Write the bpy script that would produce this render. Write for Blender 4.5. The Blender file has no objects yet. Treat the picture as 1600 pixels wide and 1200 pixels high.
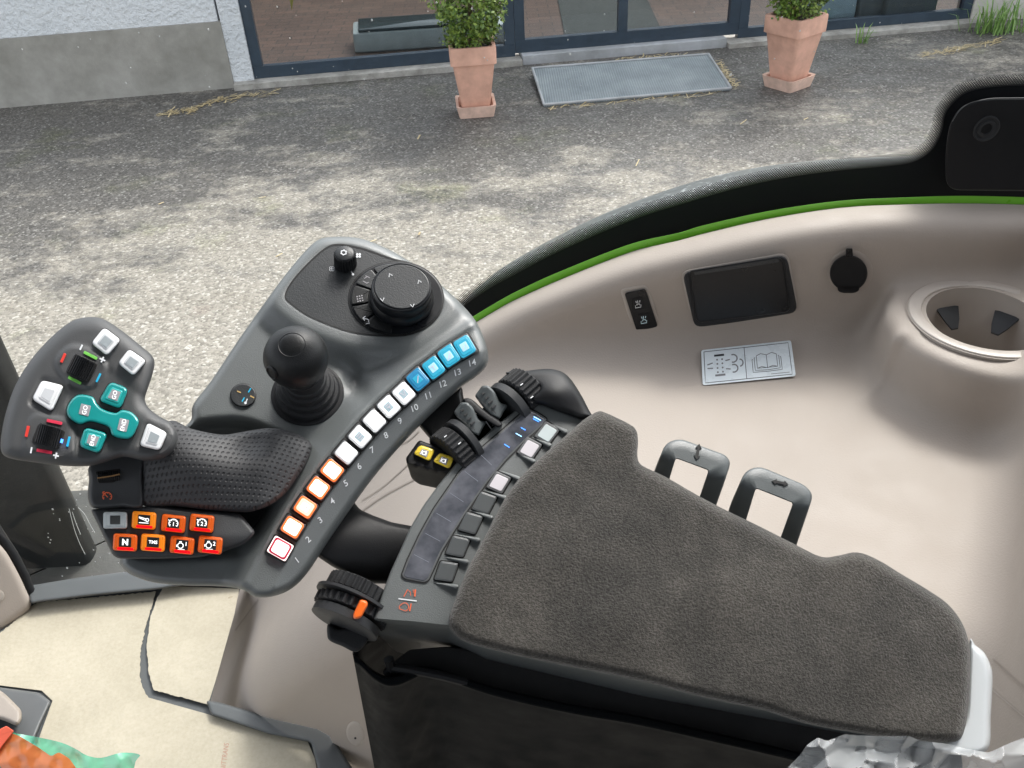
SUN_EL, SUN_AZ, SUN_S, SUN_A, SKY_S, EXPO = 50, 35, .75, 14, .15, 1.5
import bpy, math, random
import numpy as np
from mathutils import Vector, Matrix
from mathutils.geometry import delaunay_2d_cdt
random.seed(7); np.random.seed(7)
SC = bpy.context.scene; COL = SC.collection
# ------------------------------------------------------------------ camera frame
CAM = np.array([0., 0., 2.7]); FPX = 1400.0
_Z = np.array([-105., 1920., 1400.]); _Z /= np.linalg.norm(_Z)
_f = np.array([0., 0., -1.]); _Y = _f - (_f @ _Z) * _Z; _Y /= np.linalg.norm(_Y); _X = np.cross(_Y, _Z)
M = np.array([_X, _Y, _Z])
def rays(a):
    a = np.atleast_2d(np.asarray(a, float))
    c = np.stack([(a[:, 0] - 800) / FPX, (600 - a[:, 1]) / FPX, -np.ones(len(a))], 1)
    return c @ M.T
def norm(v):
    v = np.asarray(v, float); return v / np.linalg.norm(v)
class Plane:
    def __init__(s, o, n, up=None):
        s.o = np.asarray(o, float); s.n = norm(n)
        r = np.array([1., 0, 0]); s.e1 = norm(r - (r @ s.n) * s.n); s.e2 = np.cross(s.n, s.e1)
    def pts(s, a, h=0.0):           # pixel position + height above the plane in mm -> world
        r = rays(a); h = np.asarray(h, float) / 1000.0
        t = ((s.o - CAM) @ s.n + h) / (r @ s.n)
        return CAM + r * t[:, None]
    def p(s, x, y, h=0.0): return s.pts([(x, y)], h)[0]
    def uv(s, P): d = P - s.o; return np.stack([d @ s.e1, d @ s.e2], -1)
    def w(s, u, v, h=0.0): return s.o + s.e1 * u + s.e2 * v + s.n * h
def camvec(v): return norm(M @ np.asarray(v, float))
def atdepth(x, y, d): return CAM + rays([(x, y)])[0] * d
K = Plane(atdepth(600, 650, .62), camvec((.1, .5, .86)))
GROUND = Plane((0, 0, 0), (0, 0, 1)); FLOOR = Plane((0, 0, 1.4), (0, 0, 1))
GLASS = Plane((0, 1.20, 2), (0, -1, 0))
FAC = Plane((0, 9.17, 0), (.1064, -.9943, 0))
# ------------------------------------------------------------------ outlines
def cr(pts, n=6, closed=True):      # smooth curve through points
    P = np.asarray(pts, float); N = len(P); out = []
    rng = range(N) if closed else range(N - 1)
    for i in rng:
        g = (lambda k: P[k % N]) if closed else (lambda k: P[min(max(k, 0), N - 1)])
        a, b, c, d = g(i - 1), g(i), g(i + 1), g(i + 2)
        for j in range(n):
            t = j / n
            out.append(.5 * (2 * b + (c - a) * t + (2 * a - 5 * b + 4 * c - d) * t * t + (3 * b - a - 3 * c + d) * t ** 3))
    if not closed: out.append(P[-1])
    return np.array(out)
def rp(pts, r=4, n=4):              # polygon with rounded corners
    P = np.asarray(pts, float); N = len(P); out = []
    for i in range(N):
        a, b, c = P[i - 1], P[i], P[(i + 1) % N]
        la, lc = np.linalg.norm(a - b), np.linalg.norm(c - b)
        q = min(r, la * .48, lc * .48)
        s, e = b + (a - b) / la * q, b + (c - b) / lc * q
        for j in range(n + 1):
            t = j / n; out.append((1 - t) ** 2 * s + 2 * t * (1 - t) * b + t * t * e)
    return np.array(out)
def area(P): x, y = P[:, 0], P[:, 1]; return .5 * np.sum(x * np.roll(y, -1) - np.roll(x, -1) * y)
def inset(P, d):
    P = np.asarray(P, float); s = np.sign(area(P))
    e = np.roll(P, -1, 0) - P; L = np.linalg.norm(e, axis=1)[:, None]; e = e / np.maximum(L, 1e-9)
    nn = np.stack([-e[:, 1], e[:, 0]], 1) * s
    v = nn + np.roll(nn, 1, 0); v /= np.maximum(np.linalg.norm(v, axis=1)[:, None], 1e-6)
    c = np.clip(np.sum(v * nn, 1), .5, 1)[:, None]
    return P + v / c * d
def pdist(A, P, closed=True):
    A = np.atleast_2d(A); Q = np.roll(P, -1, 0) if closed else P[1:]; B = P if closed else P[:-1]
    best = np.full(len(A), 1e9)
    for b, q in zip(B, Q):
        d = q - b; l = d @ d
        if l < 1e-12: continue
        t = np.clip(((A - b) @ d) / l, 0, 1); r = A - b - t[:, None] * d
        best = np.minimum(best, np.einsum('ij,ij->i', r, r))
    return np.sqrt(best)
def inside(A, P):
    A = np.atleast_2d(A); res = np.zeros(len(A), bool); x, y = A[:, 0], A[:, 1]
    for i in range(len(P)):
        x1, y1 = P[i - 1]; x2, y2 = P[i]
        if y1 == y2: continue
        c = ((y1 > y) != (y2 > y)) & (x < (x2 - x1) * (y - y1) / (y2 - y1) + x1)
        res ^= c
    return res
def ss(a, b, x): t = np.clip((x - a) / (b - a), 0, 1); return t * t * (3 - 2 * t)
def quad(cx, cy, w, h, deg):
    c, s = math.cos(math.radians(deg)), math.sin(math.radians(deg))
    return np.array([(cx + x * c - y * s, cy + x * s + y * c) for x, y in ((-w/2, -h/2), (w/2, -h/2), (w/2, h/2), (-w/2, h/2))])
def circ(cx, cy, r, n=32, ry=None, deg=0, a0=0, a1=360):
    t = np.radians(np.linspace(a0, a1, n, endpoint=(a1 - a0 < 360)))
    x, y = r * np.cos(t), (ry or r) * np.sin(t); c, s = math.cos(math.radians(deg)), math.sin(math.radians(deg))
    return np.stack([cx + x * c - y * s, cy + x * s + y * c], 1)
def circ3(pl, cx, cy, rmm, h, n=32):   # true circle on the plane, returned in pixels is not needed: world points
    o = pl.p(cx, cy, h); t = np.linspace(0, 2 * math.pi, n, endpoint=False)
    return o + rmm / 1000 * (np.cos(t)[:, None] * pl.e1 + np.sin(t)[:, None] * pl.e2)
# ------------------------------------------------------------------ mesh builder
ORG = {}
def lin(c): return tuple(c) + (1,) if len(c) == 3 else c
class MB:
    def __init__(s, pl=K): s.v = []; s.f = []; s.m = []; s.mats = []; s.pl = pl; s.fade = None
    def mi(s, m):
        if m not in s.mats: s.mats.append(m)
        return s.mats.index(m)
    def add(s, V, F, m):
        b = len(s.v); s.v.extend([tuple(map(float, x)) for x in V]); k = s.mi(m)
        for f in F: s.f.append(tuple(b + i for i in f)); s.m.append(k)
    def rings(s, R, m, cap0=False, cap1=True, closed=True):
        n = len(R[0]); V = np.concatenate(R); F = []
        for k in range(len(R) - 1):
            for i in range(n if closed else n - 1):
                j = (i + 1) % n; a, b = k * n, (k + 1) * n
                F.append((a + i, a + j, b + j, b + i))
        if cap0: F.append(tuple(range(n - 1, -1, -1)))
        if cap1: F.append(tuple((len(R) - 1) * n + i for i in range(n)))
        s.add(V, F, m); return s
    def prism(s, out, h1, h0, m, bev=1.5, bh=None, pl=None, dish=0, taper=0):
        """outline in pixels, top at h1 mm, bottom at h0 mm, rounded rim bev px"""
        pl = pl or s.pl; out = np.asarray(out, float)
        if area(out) > 0: out = out[::-1]      # image y is down
        bh = bh if bh is not None else bev * .44
        R = [pl.pts(inset(out, taper), h0), pl.pts(out, h1 - bh)]
        for a in (.35, .7, 1): 
            an = a * math.pi / 2
            R.append(pl.pts(inset(out, bev * (1 - math.cos(an))), h1 - bh + bh * math.sin(an)))
        R.append(pl.pts(inset(out, bev * 1.5 + .4), h1 - dish))
        return s.rings(R, m, cap0=True)
    def frame(s, out, inn, h1, h0, m, pl=None):
        pl = pl or s.pl
        out = np.asarray(out, float); inn = np.asarray(inn, float)
        n = max(len(out), len(inn))
        def rs(P):
            if area(P) > 0: P = P[::-1]
            return P
        out, inn = rs(out), rs(inn)
        assert len(out) == len(inn)
        R = [pl.pts(out, h0), pl.pts(out, h1 - .5), pl.pts(inset(out, .8), h1), pl.pts(inset(inn, -.8), h1), pl.pts(inn, h1 - .5), pl.pts(inn, h0)]
        return s.rings(R, m, cap1=False)
    def surf(s, out, hf, m, step=6, er=0, ers=.44, drop=None, pl=None, skirt=((1.5, 4), (4, 14)), feat=None, skm=None):
        """sheet over the outline with height hf(xy) mm, its rim rounded over er px, then a skirt of (inset px, drop mm)"""
        pl = pl or s.pl; out = np.asarray(out, float)
        if area(out) > 0: out = out[::-1]
        dn = []; ml = max(min(step, er * .6 if er else step), 1.5)
        for i in range(len(out)):
            a, c = out[i], out[(i + 1) % len(out)]; q = max(1, int(np.linalg.norm(c - a) / ml)); dn += [a + (c - a) * j / q for j in range(q)]
        out = np.array(dn)
        mn, mx = out.min(0), out.max(0)
        gx, gy = np.meshgrid(np.arange(mn[0], mx[0], step), np.arange(mn[1], mx[1], step)); G = np.stack([gx.ravel(), gy.ravel()], 1)
        G[:, 0] += (np.round((G[:, 1] - mn[1]) / step).astype(int) % 2) * step * .5
        G = G[inside(G, out)]; d = pdist(G, out)
        rad = max(er, step * .5)
        offs = [er * q for q in (.08, .22, .45, .75, 1.05)] if er > 0 else []
        G = G[d > (rad * 1.05 + step * .35 if er > 0 else step * .5)]
        extra = []
        for o in offs:
            Q = inset(out, o); dd = pdist(Q, out); Q = Q[(dd > o * .93) & inside(Q, out)]
            extra.append(Q)
        if feat is not None:
            fp = []
            for L in feat:
                L = np.asarray(L, float)
                for a, c in zip(L[:-1], L[1:]):
                    q = max(1, int(np.linalg.norm(c - a) / (step * .8))); fp += [a + (c - a) * j / q for j in range(q)]
            fp = np.array(fp); fp = fp[inside(fp, out)]; fp = fp[pdist(fp, out) > 1.0]
            G = G[np.min(np.hypot(G[:, None, 0] - fp[None, :, 0], G[:, None, 1] - fp[None, :, 1]), 1) > step * .55]; extra = extra + [fp]
        P = np.concatenate([out] + extra + [G]) if extra else np.concatenate([out, G])
        n0 = len(out)
        vs, es, fs, ov, oe, of = delaunay_2d_cdt([Vector(p) for p in P], [], [list(range(n0))], 1, 1e-6)
        A = np.array([tuple(v) for v in vs]); d = pdist(A, out); d[:0] = 0
        H = hf(A)
        if er > 0:
            q = np.clip(1 - d / er, 0, 1); dr = drop if drop is not None else er * ers
            H = H - dr * (1 - np.sqrt(np.maximum(0, 1 - q * q)))
        V = pl.pts(A, H); b = len(s.v)
        # keep faces facing the viewer
        F = []
        for f in fs:
            f = list(f); a = V[f[0]]; nn = np.cross(V[f[1]] - a, V[f[2]] - a)
            if nn @ (CAM - a) < 0: f = f[::-1]
            F.append(f)
        s.add(V, F, m)
        if skirt:
            idx = {}
            for i, o in enumerate(ov):
                for k in o:
                    if k < n0: idx[k] = i
            hb = np.array([H[idx[i]] for i in range(n0)])
            R = [V[[idx[i] for i in range(n0)]]]
            for ins, dr in skirt: R.append(pl.pts(inset(out, ins), hb - dr))
            R = R[::-1]
            s.rings(R, skm or m, cap0=False, cap1=False)
            s.f.append(tuple(b2 for b2 in range(len(s.v) - len(R) * n0, len(s.v) - (len(R) - 1) * n0))[::-1]); s.m.append(s.mi(skm or m))
        return s
    def stroke(s, P, w, h, m, pl=None, closed=False, th=.35):
        """ribbon of width w px along a pixel polyline, lying at h mm"""
        pl = pl or s.pl; P = np.asarray(P, float); n = len(P)
        if closed: a, b = np.roll(P, 1, 0), np.roll(P, -1, 0)
        else: a = np.concatenate([P[:1], P[:-1]]); b = np.concatenate([P[1:], P[-1:]])
        t = b - a; t /= np.maximum(np.linalg.norm(t, axis=1)[:, None], 1e-9); q = np.stack([-t[:, 1], t[:, 0]], 1) * w / 2
        hv = h if callable(h) else (lambda A: h)
        L, Rr = pl.pts(P - q, hv(P - q)), pl.pts(P + q, hv(P + q)); V = np.concatenate([L, Rr]); F = []
        for i in range(n if closed else n - 1):
            j = (i + 1) % n; F.append((i, n + i, n + j, j))
        s.add(V, F, m); return s
    def flat(s, out, h, m, pl=None):
        pl = pl or s.pl; out = np.asarray(out, float)
        if area(out) > 0: out = out[::-1]
        s.add(pl.pts(out, h), [tuple(range(len(out)))], m); return s
    def lathe(s, o, ax, prof, m, n=40, rib=None, e1=None):
        """prof: (radius m, height m); rib(k_angle, ring)->radius factor"""
        ax = norm(ax); e1 = norm(np.cross(ax, (0.3, .9, .2))) if e1 is None else norm(e1); e2 = np.cross(ax, e1); R = []
        for k, (r, h) in enumerate(prof):
            t = np.linspace(0, 2 * math.pi, n, endpoint=False)
            rr = r * (rib(t, k) if rib else 1.0) * np.ones(n)
            R.append(o + ax * h + (rr * np.cos(t))[:, None] * e1 + (rr * np.sin(t))[:, None] * e2)
        return s.rings(R, m, cap0=True, cap1=True)
    def tube(s, P, r, m, n=8):
        P = np.asarray(P, float); R = []
        for i in range(len(P)):
            t = norm(P[min(i + 1, len(P) - 1)] - P[max(i - 1, 0)]); u = np.array([.1, .2, .97])
            if abs(t @ u) > .95: u = np.array([1., 0, 0])
            e1 = norm(np.cross(t, u)); e2 = np.cross(t, e1); a = np.linspace(0, 2 * math.pi, n, endpoint=False)
            ri = r[i] if hasattr(r, '__len__') else r
            R.append(P[i] + ri * (np.cos(a)[:, None] * e1 + np.sin(a)[:, None] * e2))
        return s.rings(R, m, cap0=True, cap1=True)
    def box(s, o, a, b, c, m):
        """corner o and three edge vectors"""
        o, a, b, c = map(lambda x: np.asarray(x, float), (o, a, b, c))
        V = [o, o + a, o + a + b, o + b, o + c, o + a + c, o + a + b + c, o + b + c]
        F = [(3, 2, 1, 0), (4, 5, 6, 7), (0, 1, 5, 4), (1, 2, 6, 5), (2, 3, 7, 6), (3, 0, 4, 7)]
        if np.dot(np.cross(a, b), c) < 0: F = [f[::-1] for f in F]
        s.add(V, F, m); return s
    def bbox(s, o, a, b, c, m, r):
        """bevelled box via rings: footprint a x b rounded, height c"""
        la, lb = np.linalg.norm(a), np.linalg.norm(b); ea, eb = norm(a), norm(b); ec = norm(c); hc = np.linalg.norm(c)
        P = rp([(0, 0), (la, 0), (la, lb), (0, lb)], r, 3); R = []
        for ins, h in ((r * .5, 0), (0, r * .5), (0, hc - r), (r * .3, hc - r * .3), (r, hc)):
            Q = inset(P, ins); R.append(np.asarray(o) + Q[:, :1] * ea + Q[:, 1:] * eb + h * ec)
        return s.rings(R, m, cap0=True)
    def text(s, txt, cx, cy, size, deg, h, m, pl=None, shear=0, sx=1.0, bold=0):
        """text laid on the plane, drawn in pixel axes; size = cap height px; deg clockwise"""
        pl = pl or s.pl
        cu = bpy.data.curves.new('t', 'FONT'); cu.body = txt; cu.align_x = 'CENTER'; cu.align_y = 'CENTER'; cu.size = 1; cu.shear = shear
        cu.offset = bold; cu.resolution_u = 3
        ob = bpy.data.objects.new('t', cu); COL.objects.link(ob)
        dg = bpy.context.evaluated_depsgraph_get(); me = bpy.data.meshes.new_from_object(ob.evaluated_get(dg))
        c, sn = math.cos(math.radians(deg)), math.sin(math.radians(deg)); k = size / .70
        P = np.array([(v.co.x * k * sx, -v.co.y * k) for v in me.vertices])
        if len(P):
            mid = (P.min(0) + P.max(0)) / 2; P = P - mid
            Q = np.stack([cx + P[:, 0] * c - P[:, 1] * sn, cy + P[:, 0] * sn + P[:, 1] * c], 1)
            s.add(pl.pts(Q, h(Q) if callable(h) else h), [tuple(p.vertices) for p in me.polygons], m)
        bpy.data.objects.remove(ob); bpy.data.meshes.remove(me); bpy.data.curves.remove(cu)
        return s
    def build(s, name, parent=None, angle=38, uvpl=None, origin=None):
        V = np.array(s.v); o = np.asarray(origin, float) if origin is not None else (V.min(0) + V.max(0)) / 2
        me = bpy.data.meshes.new(name); me.from_pydata((V - o).tolist(), [], s.f)
        for m in s.mats: me.materials.append(MT[m])
        me.polygons.foreach_set('material_index', s.m)
        uv = me.uv_layers.new(name='UVMap'); U = (uvpl or s.pl).uv(V) * 100
        li = np.zeros(len(me.loops), int); me.loops.foreach_get('vertex_index', li); uv.data.foreach_set('uv', U[li].ravel())
        if s.fade is not None:
            at = me.attributes.new('fade', 'FLOAT', 'POINT'); at.data.foreach_set('value', np.array(s.fade, dtype=float))
        me.polygons.foreach_set('use_smooth', [True] * len(me.polygons))
        me.update(); me.set_sharp_from_angle(angle=math.radians(angle))
        ob = bpy.data.objects.new(name, me); COL.objects.link(ob)
        po = ORG[parent.name] if parent else np.zeros(3)
        ob.location = Vector(o - po); ORG[ob.name] = o
        if parent: ob.parent = parent
        return ob
def tag(o, label, cat=None, group=None, kind=None):
    if label: o['label'] = label
    if cat: o['category'] = cat
    if group: o['group'] = group
    if kind: o['kind'] = kind
    return o
def thing(name, label, cat, at, group=None):
    o = bpy.data.objects.new(name, None); COL.objects.link(o); o.empty_display_size = .05
    o.location = Vector(at); ORG[o.name] = np.asarray(at, float)
    return tag(o, label, cat, group)
# ------------------------------------------------------------------ materials
MT = {}
def nt(name):
    m = bpy.data.materials.new(name); m.use_nodes = True; MT[name] = m
    t = m.node_tree; return m, t.nodes, t.links, t.nodes['Principled BSDF']
def N(ns, typ, **kw):
    n = ns.new(typ)
    for k, v in kw.items():
        if hasattr(n, k) and not k.startswith('i_'): setattr(n, k, v)
    return n
def noise(ns, ls, vec, scale, det=4, rough=.55):
    n = ns.new('ShaderNodeTexNoise'); n.inputs['Scale'].default_value = scale; n.inputs['Detail'].default_value = det; n.inputs['Roughness'].default_value = rough
    ls.new(vec, n.inputs['Vector']); return n.outputs['Fac']
def ramp(ns, ls, fac, stops):
    r = ns.new('ShaderNodeValToRGB'); ls.new(fac, r.inputs[0]); e = r.color_ramp.elements
    while len(e) < len(stops): e.new(.5)
    for k, (p, c) in enumerate(stops):
        e[k].position = p; e[k].color = lin(c) if not isinstance(c, (int, float)) else (c, c, c, 1)
    return r.outputs[0]
def mixc(ns, ls, fac, a, b, mode='MIX'):
    n = ns.new('ShaderNodeMix'); n.data_type = 'RGBA'; n.blend_type = mode
    for i, v in ((0, fac), (6, a), (7, b)):
        s = n.inputs[i]
        if isinstance(v, (int, float)): s.default_value = v if i == 0 else (v, v, v, 1)
        elif isinstance(v, tuple): s.default_value = lin(v)
        else: ls.new(v, s)
    return n.outputs[2]
def math_(ns, ls, op, a, b=0.0, c=None):
    n = ns.new('ShaderNodeMath'); n.operation = op
    for s, v in zip(n.inputs, (a, b, c)):
        if v is None: continue
        if isinstance(v, (int, float)): s.default_value = v
        else: ls.new(v, s)
    return n.outputs[0]
def bump(ns, ls, b, h, strength, dist):
    n = ns.new('ShaderNodeBump'); n.inputs['Strength'].default_value = strength; n.inputs['Distance'].default_value = dist
    ls.new(h, n.inputs['Height']); ls.new(n.outputs[0], b.inputs['Normal']); return n
def plastic(name, c, rough=.45, grain=.3, gs=1400, var=.10, spec=.5, big=9, coat=0, sheen=0):
    m, ns, ls, b = nt(name); tc = ns.new('ShaderNodeTexCoord').outputs['Object']
    n1 = noise(ns, ls, tc, big, 5); n2 = noise(ns, ls, tc, gs, 2)
    a = tuple(x * (1 - var) for x in c); d = tuple(min(1, x * (1 + var)) for x in c)
    col = ramp(ns, ls, n1, [(.3, a), (.7, d)])
    ls.new(col, b.inputs['Base Color'])
    rr = ns.new('ShaderNodeMapRange'); rr.inputs[1].default_value = .3; rr.inputs[2].default_value = .7; rr.inputs[3].default_value = rough * .88; rr.inputs[4].default_value = min(1, rough * 1.14)
    ls.new(noise(ns, ls, tc, big * 4, 4), rr.inputs[0]); ls.new(rr.outputs[0], b.inputs['Roughness'])
    b.inputs['Specular IOR Level'].default_value = spec
    if grain: bump(ns, ls, b, n2, grain, .0006)
    if coat: b.inputs['Coat Weight'].default_value = coat; b.inputs['Coat Roughness'].default_value = .08
    if sheen: b.inputs['Sheen Weight'].default_value = sheen
    return m
def emis(name, c, e, base=None, rough=.25):
    m, ns, ls, b = nt(name); b.inputs['Base Color'].default_value = lin(base or c); b.inputs['Emission Color'].default_value = lin(c)
    b.inputs['Emission Strength'].default_value = e; b.inputs['Roughness'].default_value = rough; return m
def simple(name, c, rough=.5, metal=0, spec=.5):
    m, ns, ls, b = nt(name); b.inputs['Base Color'].default_value = lin(c); b.inputs['Roughness'].default_value = rough
    b.inputs['Metallic'].default_value = metal; b.inputs['Specular IOR Level'].default_value = spec; return m
plastic('console', (.135, .147, .147), .36, .35, var=.06, spec=.7)
plastic('rubber', (.022, .023, .025), .6, .4, gs=1100, var=.12, spec=.35)
plastic('rubber2', (.036, .038, .041), .5, .25, gs=1600, var=.1)
plastic('headgrey', (.066, .068, .070), .5, .25, gs=1500, var=.05)
plastic('headrim', (.12, .125, .115), .45, .2, var=.08)
plastic('black', (.008, .0085, .010), .5, .15, var=.2, spec=.3)
plastic('blackgloss', (.007, .008, .010), .3, 0, var=.15, spec=.35)
plastic('blackmat', (.012, .012, .013), .7, .3, var=.2)
plastic('dialface', (.030, .033, .035), .38, .3, gs=900, var=.08)
plastic('knob', (.010, .011, .012), .42, .25, var=.15, spec=.32)
plastic('shroud', (.004, .005, .006), .6, .2, var=.2, spec=.1)
plastic('reflectblack', (.014, .015, .015), .4, 0, var=.3, spec=.25)  # dark tone for the slab that stands in for glass reflections
plastic('beige', (.385, .336, .295), .6, .5, gs=420, var=.045, big=5, spec=.35)
plastic('beigering', (.43, .385, .345), .38, .2, gs=900, var=.02)
plastic('beigedark', (.30, .26, .225), .5, .3, gs=700, var=.05)
plastic('sill', (.085, .092, .095), .5, .4, gs=600, var=.08)
plastic('midgrey', (.10, .105, .108), .45, .2, var=.08)
plastic('greybtn', (.085, .092, .095), .35, .1, var=.05)
plastic('latch', (.105, .118, .12), .38, .25, var=.06)
plastic('whitecap', (.86, .87, .88), .2, 0, var=.02, coat=.4)
plastic('whiteshade', (.62, .64, .66), .25, 0, var=.03)
plastic('greycap', (.36, .40, .42), .25, .1, var=.04)
plastic('teal', (.015, .30, .29), .14, 0, var=.10, coat=.6, big=60)
plastic('tealrim', (.05, .48, .46), .16, 0, var=.06, coat=.6)
plastic('yellow', (.92, .68, .07), .25, 0, var=.04, coat=.3)
plastic('labelgrey', (.34, .33, .35), .4, 0, var=.06)
plastic('orangetab', (.90, .16, .02), .28, 0, var=.05, coat=.3)
plastic('greenpaint', (.16, .50, .03), .3, 0, var=.06, coat=.5)
plastic('bracket', (.62, .65, .66), .22, .05, var=.03, coat=.4)
plastic('stickerwhite', (.74, .80, .83), .28, 0, var=.03)
plastic('chrome', (.09, .095, .10), .15, 0, var=.03)
simple('icondull', (.55, .50, .55), .5); simple('iconwhite', (.80, .82, .84), .5); simple('iconorange', (.80, .14, .05), .5); simple('ink', (.02, .02, .025), .5)
simple('inkgrey', (.18, .18, .19), .5); simple('barred', (.75, .05, .035), .4); simple('barpink', (.75, .04, .09), .4)
simple('bargreen', (.20, .62, .10), .4); simple('barblue', (.02, .50, .80), .4); simple('baramber', (.62, .42, .16), .4)
simple('gap', (.003, .003, .003), .6); simple('displine', (.25, .27, .32), .3); simple('bronze', (.35, .20, .09), .35)
emis('bluelit', (.05, .22, 1), 1.6, (.02, .05, .2)); emis('bluelit2', (.25, .55, 1), 1.6, (.02, .05, .2))
# keys that glow from inside
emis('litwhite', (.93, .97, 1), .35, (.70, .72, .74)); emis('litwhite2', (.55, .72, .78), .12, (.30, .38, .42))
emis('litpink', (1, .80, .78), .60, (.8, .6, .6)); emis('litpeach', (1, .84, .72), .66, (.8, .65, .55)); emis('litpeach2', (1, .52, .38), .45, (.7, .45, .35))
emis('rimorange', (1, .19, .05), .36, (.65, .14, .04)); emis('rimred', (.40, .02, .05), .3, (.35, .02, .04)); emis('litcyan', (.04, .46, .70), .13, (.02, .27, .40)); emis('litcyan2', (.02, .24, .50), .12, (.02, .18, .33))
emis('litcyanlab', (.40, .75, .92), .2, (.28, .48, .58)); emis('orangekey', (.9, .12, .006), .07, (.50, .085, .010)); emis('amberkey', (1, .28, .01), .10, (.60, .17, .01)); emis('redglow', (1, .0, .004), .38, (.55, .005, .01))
emis('glyph', (1, 1, 1), .35, (.8, .8, .8)); emis('plateled', (1, .93, .85), .25, (.6, .6, .6))
emis('strip1', (.62, .70, .70), .10, (.45, .50, .50)); emis('strip2', (.72, .66, .68), .12, (.50, .48, .50))
# display strip glass
m, ns, ls, b = nt('display'); tc = ns.new('ShaderNodeTexCoord').outputs['UV']
col = ramp(ns, ls, noise(ns, ls, tc, .5, 4), [(.35, (.06, .065, .078)), (.65, (.16, .165, .19))]); ls.new(col, b.inputs['Base Color']); b.inputs['Roughness'].default_value = .16; b.inputs['Coat Weight'].default_value = .7
# palm rest with moulded dots
m, ns, ls, b = nt('dots'); uv = ns.new('ShaderNodeTexCoord').outputs['UV']; sp = ns.new('ShaderNodeSeparateXYZ'); ls.new(uv, sp.inputs[0])
u = math_(ns, ls, 'MULTIPLY', math_(ns, ls, 'ADD', sp.outputs[0], math_(ns, ls, 'MULTIPLY', sp.outputs[1], .55)), 10.2); v = math_(ns, ls, 'MULTIPLY', math_(ns, ls, 'SUBTRACT', sp.outputs[0], math_(ns, ls, 'MULTIPLY', sp.outputs[1], 1.1)), 10.2)
pr = math_(ns, ls, 'MULTIPLY', math_(ns, ls, 'SINE', u), math_(ns, ls, 'SINE', v)); dot = ramp(ns, ls, pr, [(.35, (0, 0, 0)), (.85, (1, 1, 1))])
ls.new(mixc(ns, ls, dot, (.034, .035, .038), (.018, .018, .020)), b.inputs['Base Color']); b.inputs['Roughness'].default_value = .42
b.inputs['Roughness'].default_value = .55; bump(ns, ls, b, math_(ns, ls, 'MULTIPLY', dot, -1.0), .8, .0008)
# suede pad
m, ns, ls, b = nt('suede'); tc = ns.new('ShaderNodeTexCoord').outputs['Object']
nb = noise(ns, ls, tc, 16, 5, .6); nf = noise(ns, ls, tc, 620, 3, .7); nm = noise(ns, ls, tc, 55, 4, .6)
c1 = ramp(ns, ls, nb, [(.32, (.056, .053, .048)), (.72, (.098, .090, .079))]); c2 = ramp(ns, ls, nf, [(.30, (.55, .55, .55)), (.70, (1.45, 1.45, 1.45))]); c3 = ramp(ns, ls, nm, [(.3, (.85, .85, .85)), (.7, (1.15, 1.15, 1.15))])
ls.new(mixc(ns, ls, 1.0, mixc(ns, ls, 1.0, c1, c2, 'MULTIPLY'), c3, 'MULTIPLY'), b.inputs['Base Color']); b.inputs['Roughness'].default_value = .95; b.inputs['Sheen Weight'].default_value = .35; b.inputs['Sheen Roughness'].default_value = .4; b.inputs['Specular IOR Level'].default_value = .2
bump(ns, ls, b, nf, .9, .0016)
# cardboard
m, ns, ls, b = nt('cardboard'); tc = ns.new('ShaderNodeTexCoord').outputs['Object']
c1 = ramp(ns, ls, noise(ns, ls, tc, 7, 5), [(.3, (.40, .36, .275)), (.7, (.485, .44, .345))]); c2 = ramp(ns, ls, noise(ns, ls, tc, 160, 4, .7), [(.3, (.90, .89, .87)), (.62, (1, 1, 1))]); c3 = ramp(ns, ls, noise(ns, ls, tc, 38, 2, .4), [(.22, (.62, .58, .5)), (.27, (1, 1, 1))])
ls.new(mixc(ns, ls, 1.0, mixc(ns, ls, 1.0, c1, c2, 'MULTIPLY'), c3, 'MULTIPLY'), b.inputs['Base Color']); b.inputs['Roughness'].default_value = .75; bump(ns, ls, b, noise(ns, ls, tc, 25, 5), .25, .01)
simple('cardprint', (.42, .24, .18), .7); plastic('cardedge', (.62, .54, .38), .8, .2, var=.1)
# asphalt: pale worn gravel near, dark mossy crust with pale patches towards the building
m, ns, ls, b = nt('asphalt'); tc = ns.new('ShaderNodeTexCoord').outputs['Object']; sp = ns.new('ShaderNodeSeparateXYZ'); ls.new(tc, sp.inputs[0])
vo = ns.new('ShaderNodeTexVoronoi'); vo.inputs['Scale'].default_value = 62; ls.new(tc, vo.inputs['Vector'])
sepc = ns.new('ShaderNodeSeparateColor'); ls.new(vo.outputs['Color'], sepc.inputs[0])
pale = ramp(ns, ls, sepc.outputs[0], [(0, (.17, .155, .13)), (.35, (.25, .230, .195)), (.85, (.335, .308, .262)), (1, (.48, .455, .41))])
dark = ramp(ns, ls, sepc.outputs[1], [(0, (.055, .051, .046)), (.45, (.095, .088, .080)), (.9, (.145, .136, .125)), (1, (.28, .27, .25))])
mp = ns.new('ShaderNodeMapping'); mp.inputs['Scale'].default_value = (.72, 1.0, 1); mp.inputs['Rotation'].default_value = (0, 0, .25); ls.new(tc, mp.inputs[0])
n1 = noise(ns, ls, mp.outputs[0], .62, 8, .66); n2 = noise(ns, ls, mp.outputs[0], 2.9, 8, .72); n4 = noise(ns, ls, tc, 9, 6, .75)
yy = ns.new('ShaderNodeMapRange'); yy.inputs[1].default_value = 3.9; yy.inputs[2].default_value = 6.5; yy.inputs[3].default_value = .42; yy.inputs[4].default_value = -.085; ls.new(math_(ns, ls, 'ADD', sp.outputs[1], math_(ns, ls, 'MULTIPLY', sp.outputs[0], -.12)), yy.inputs[0])
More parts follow.
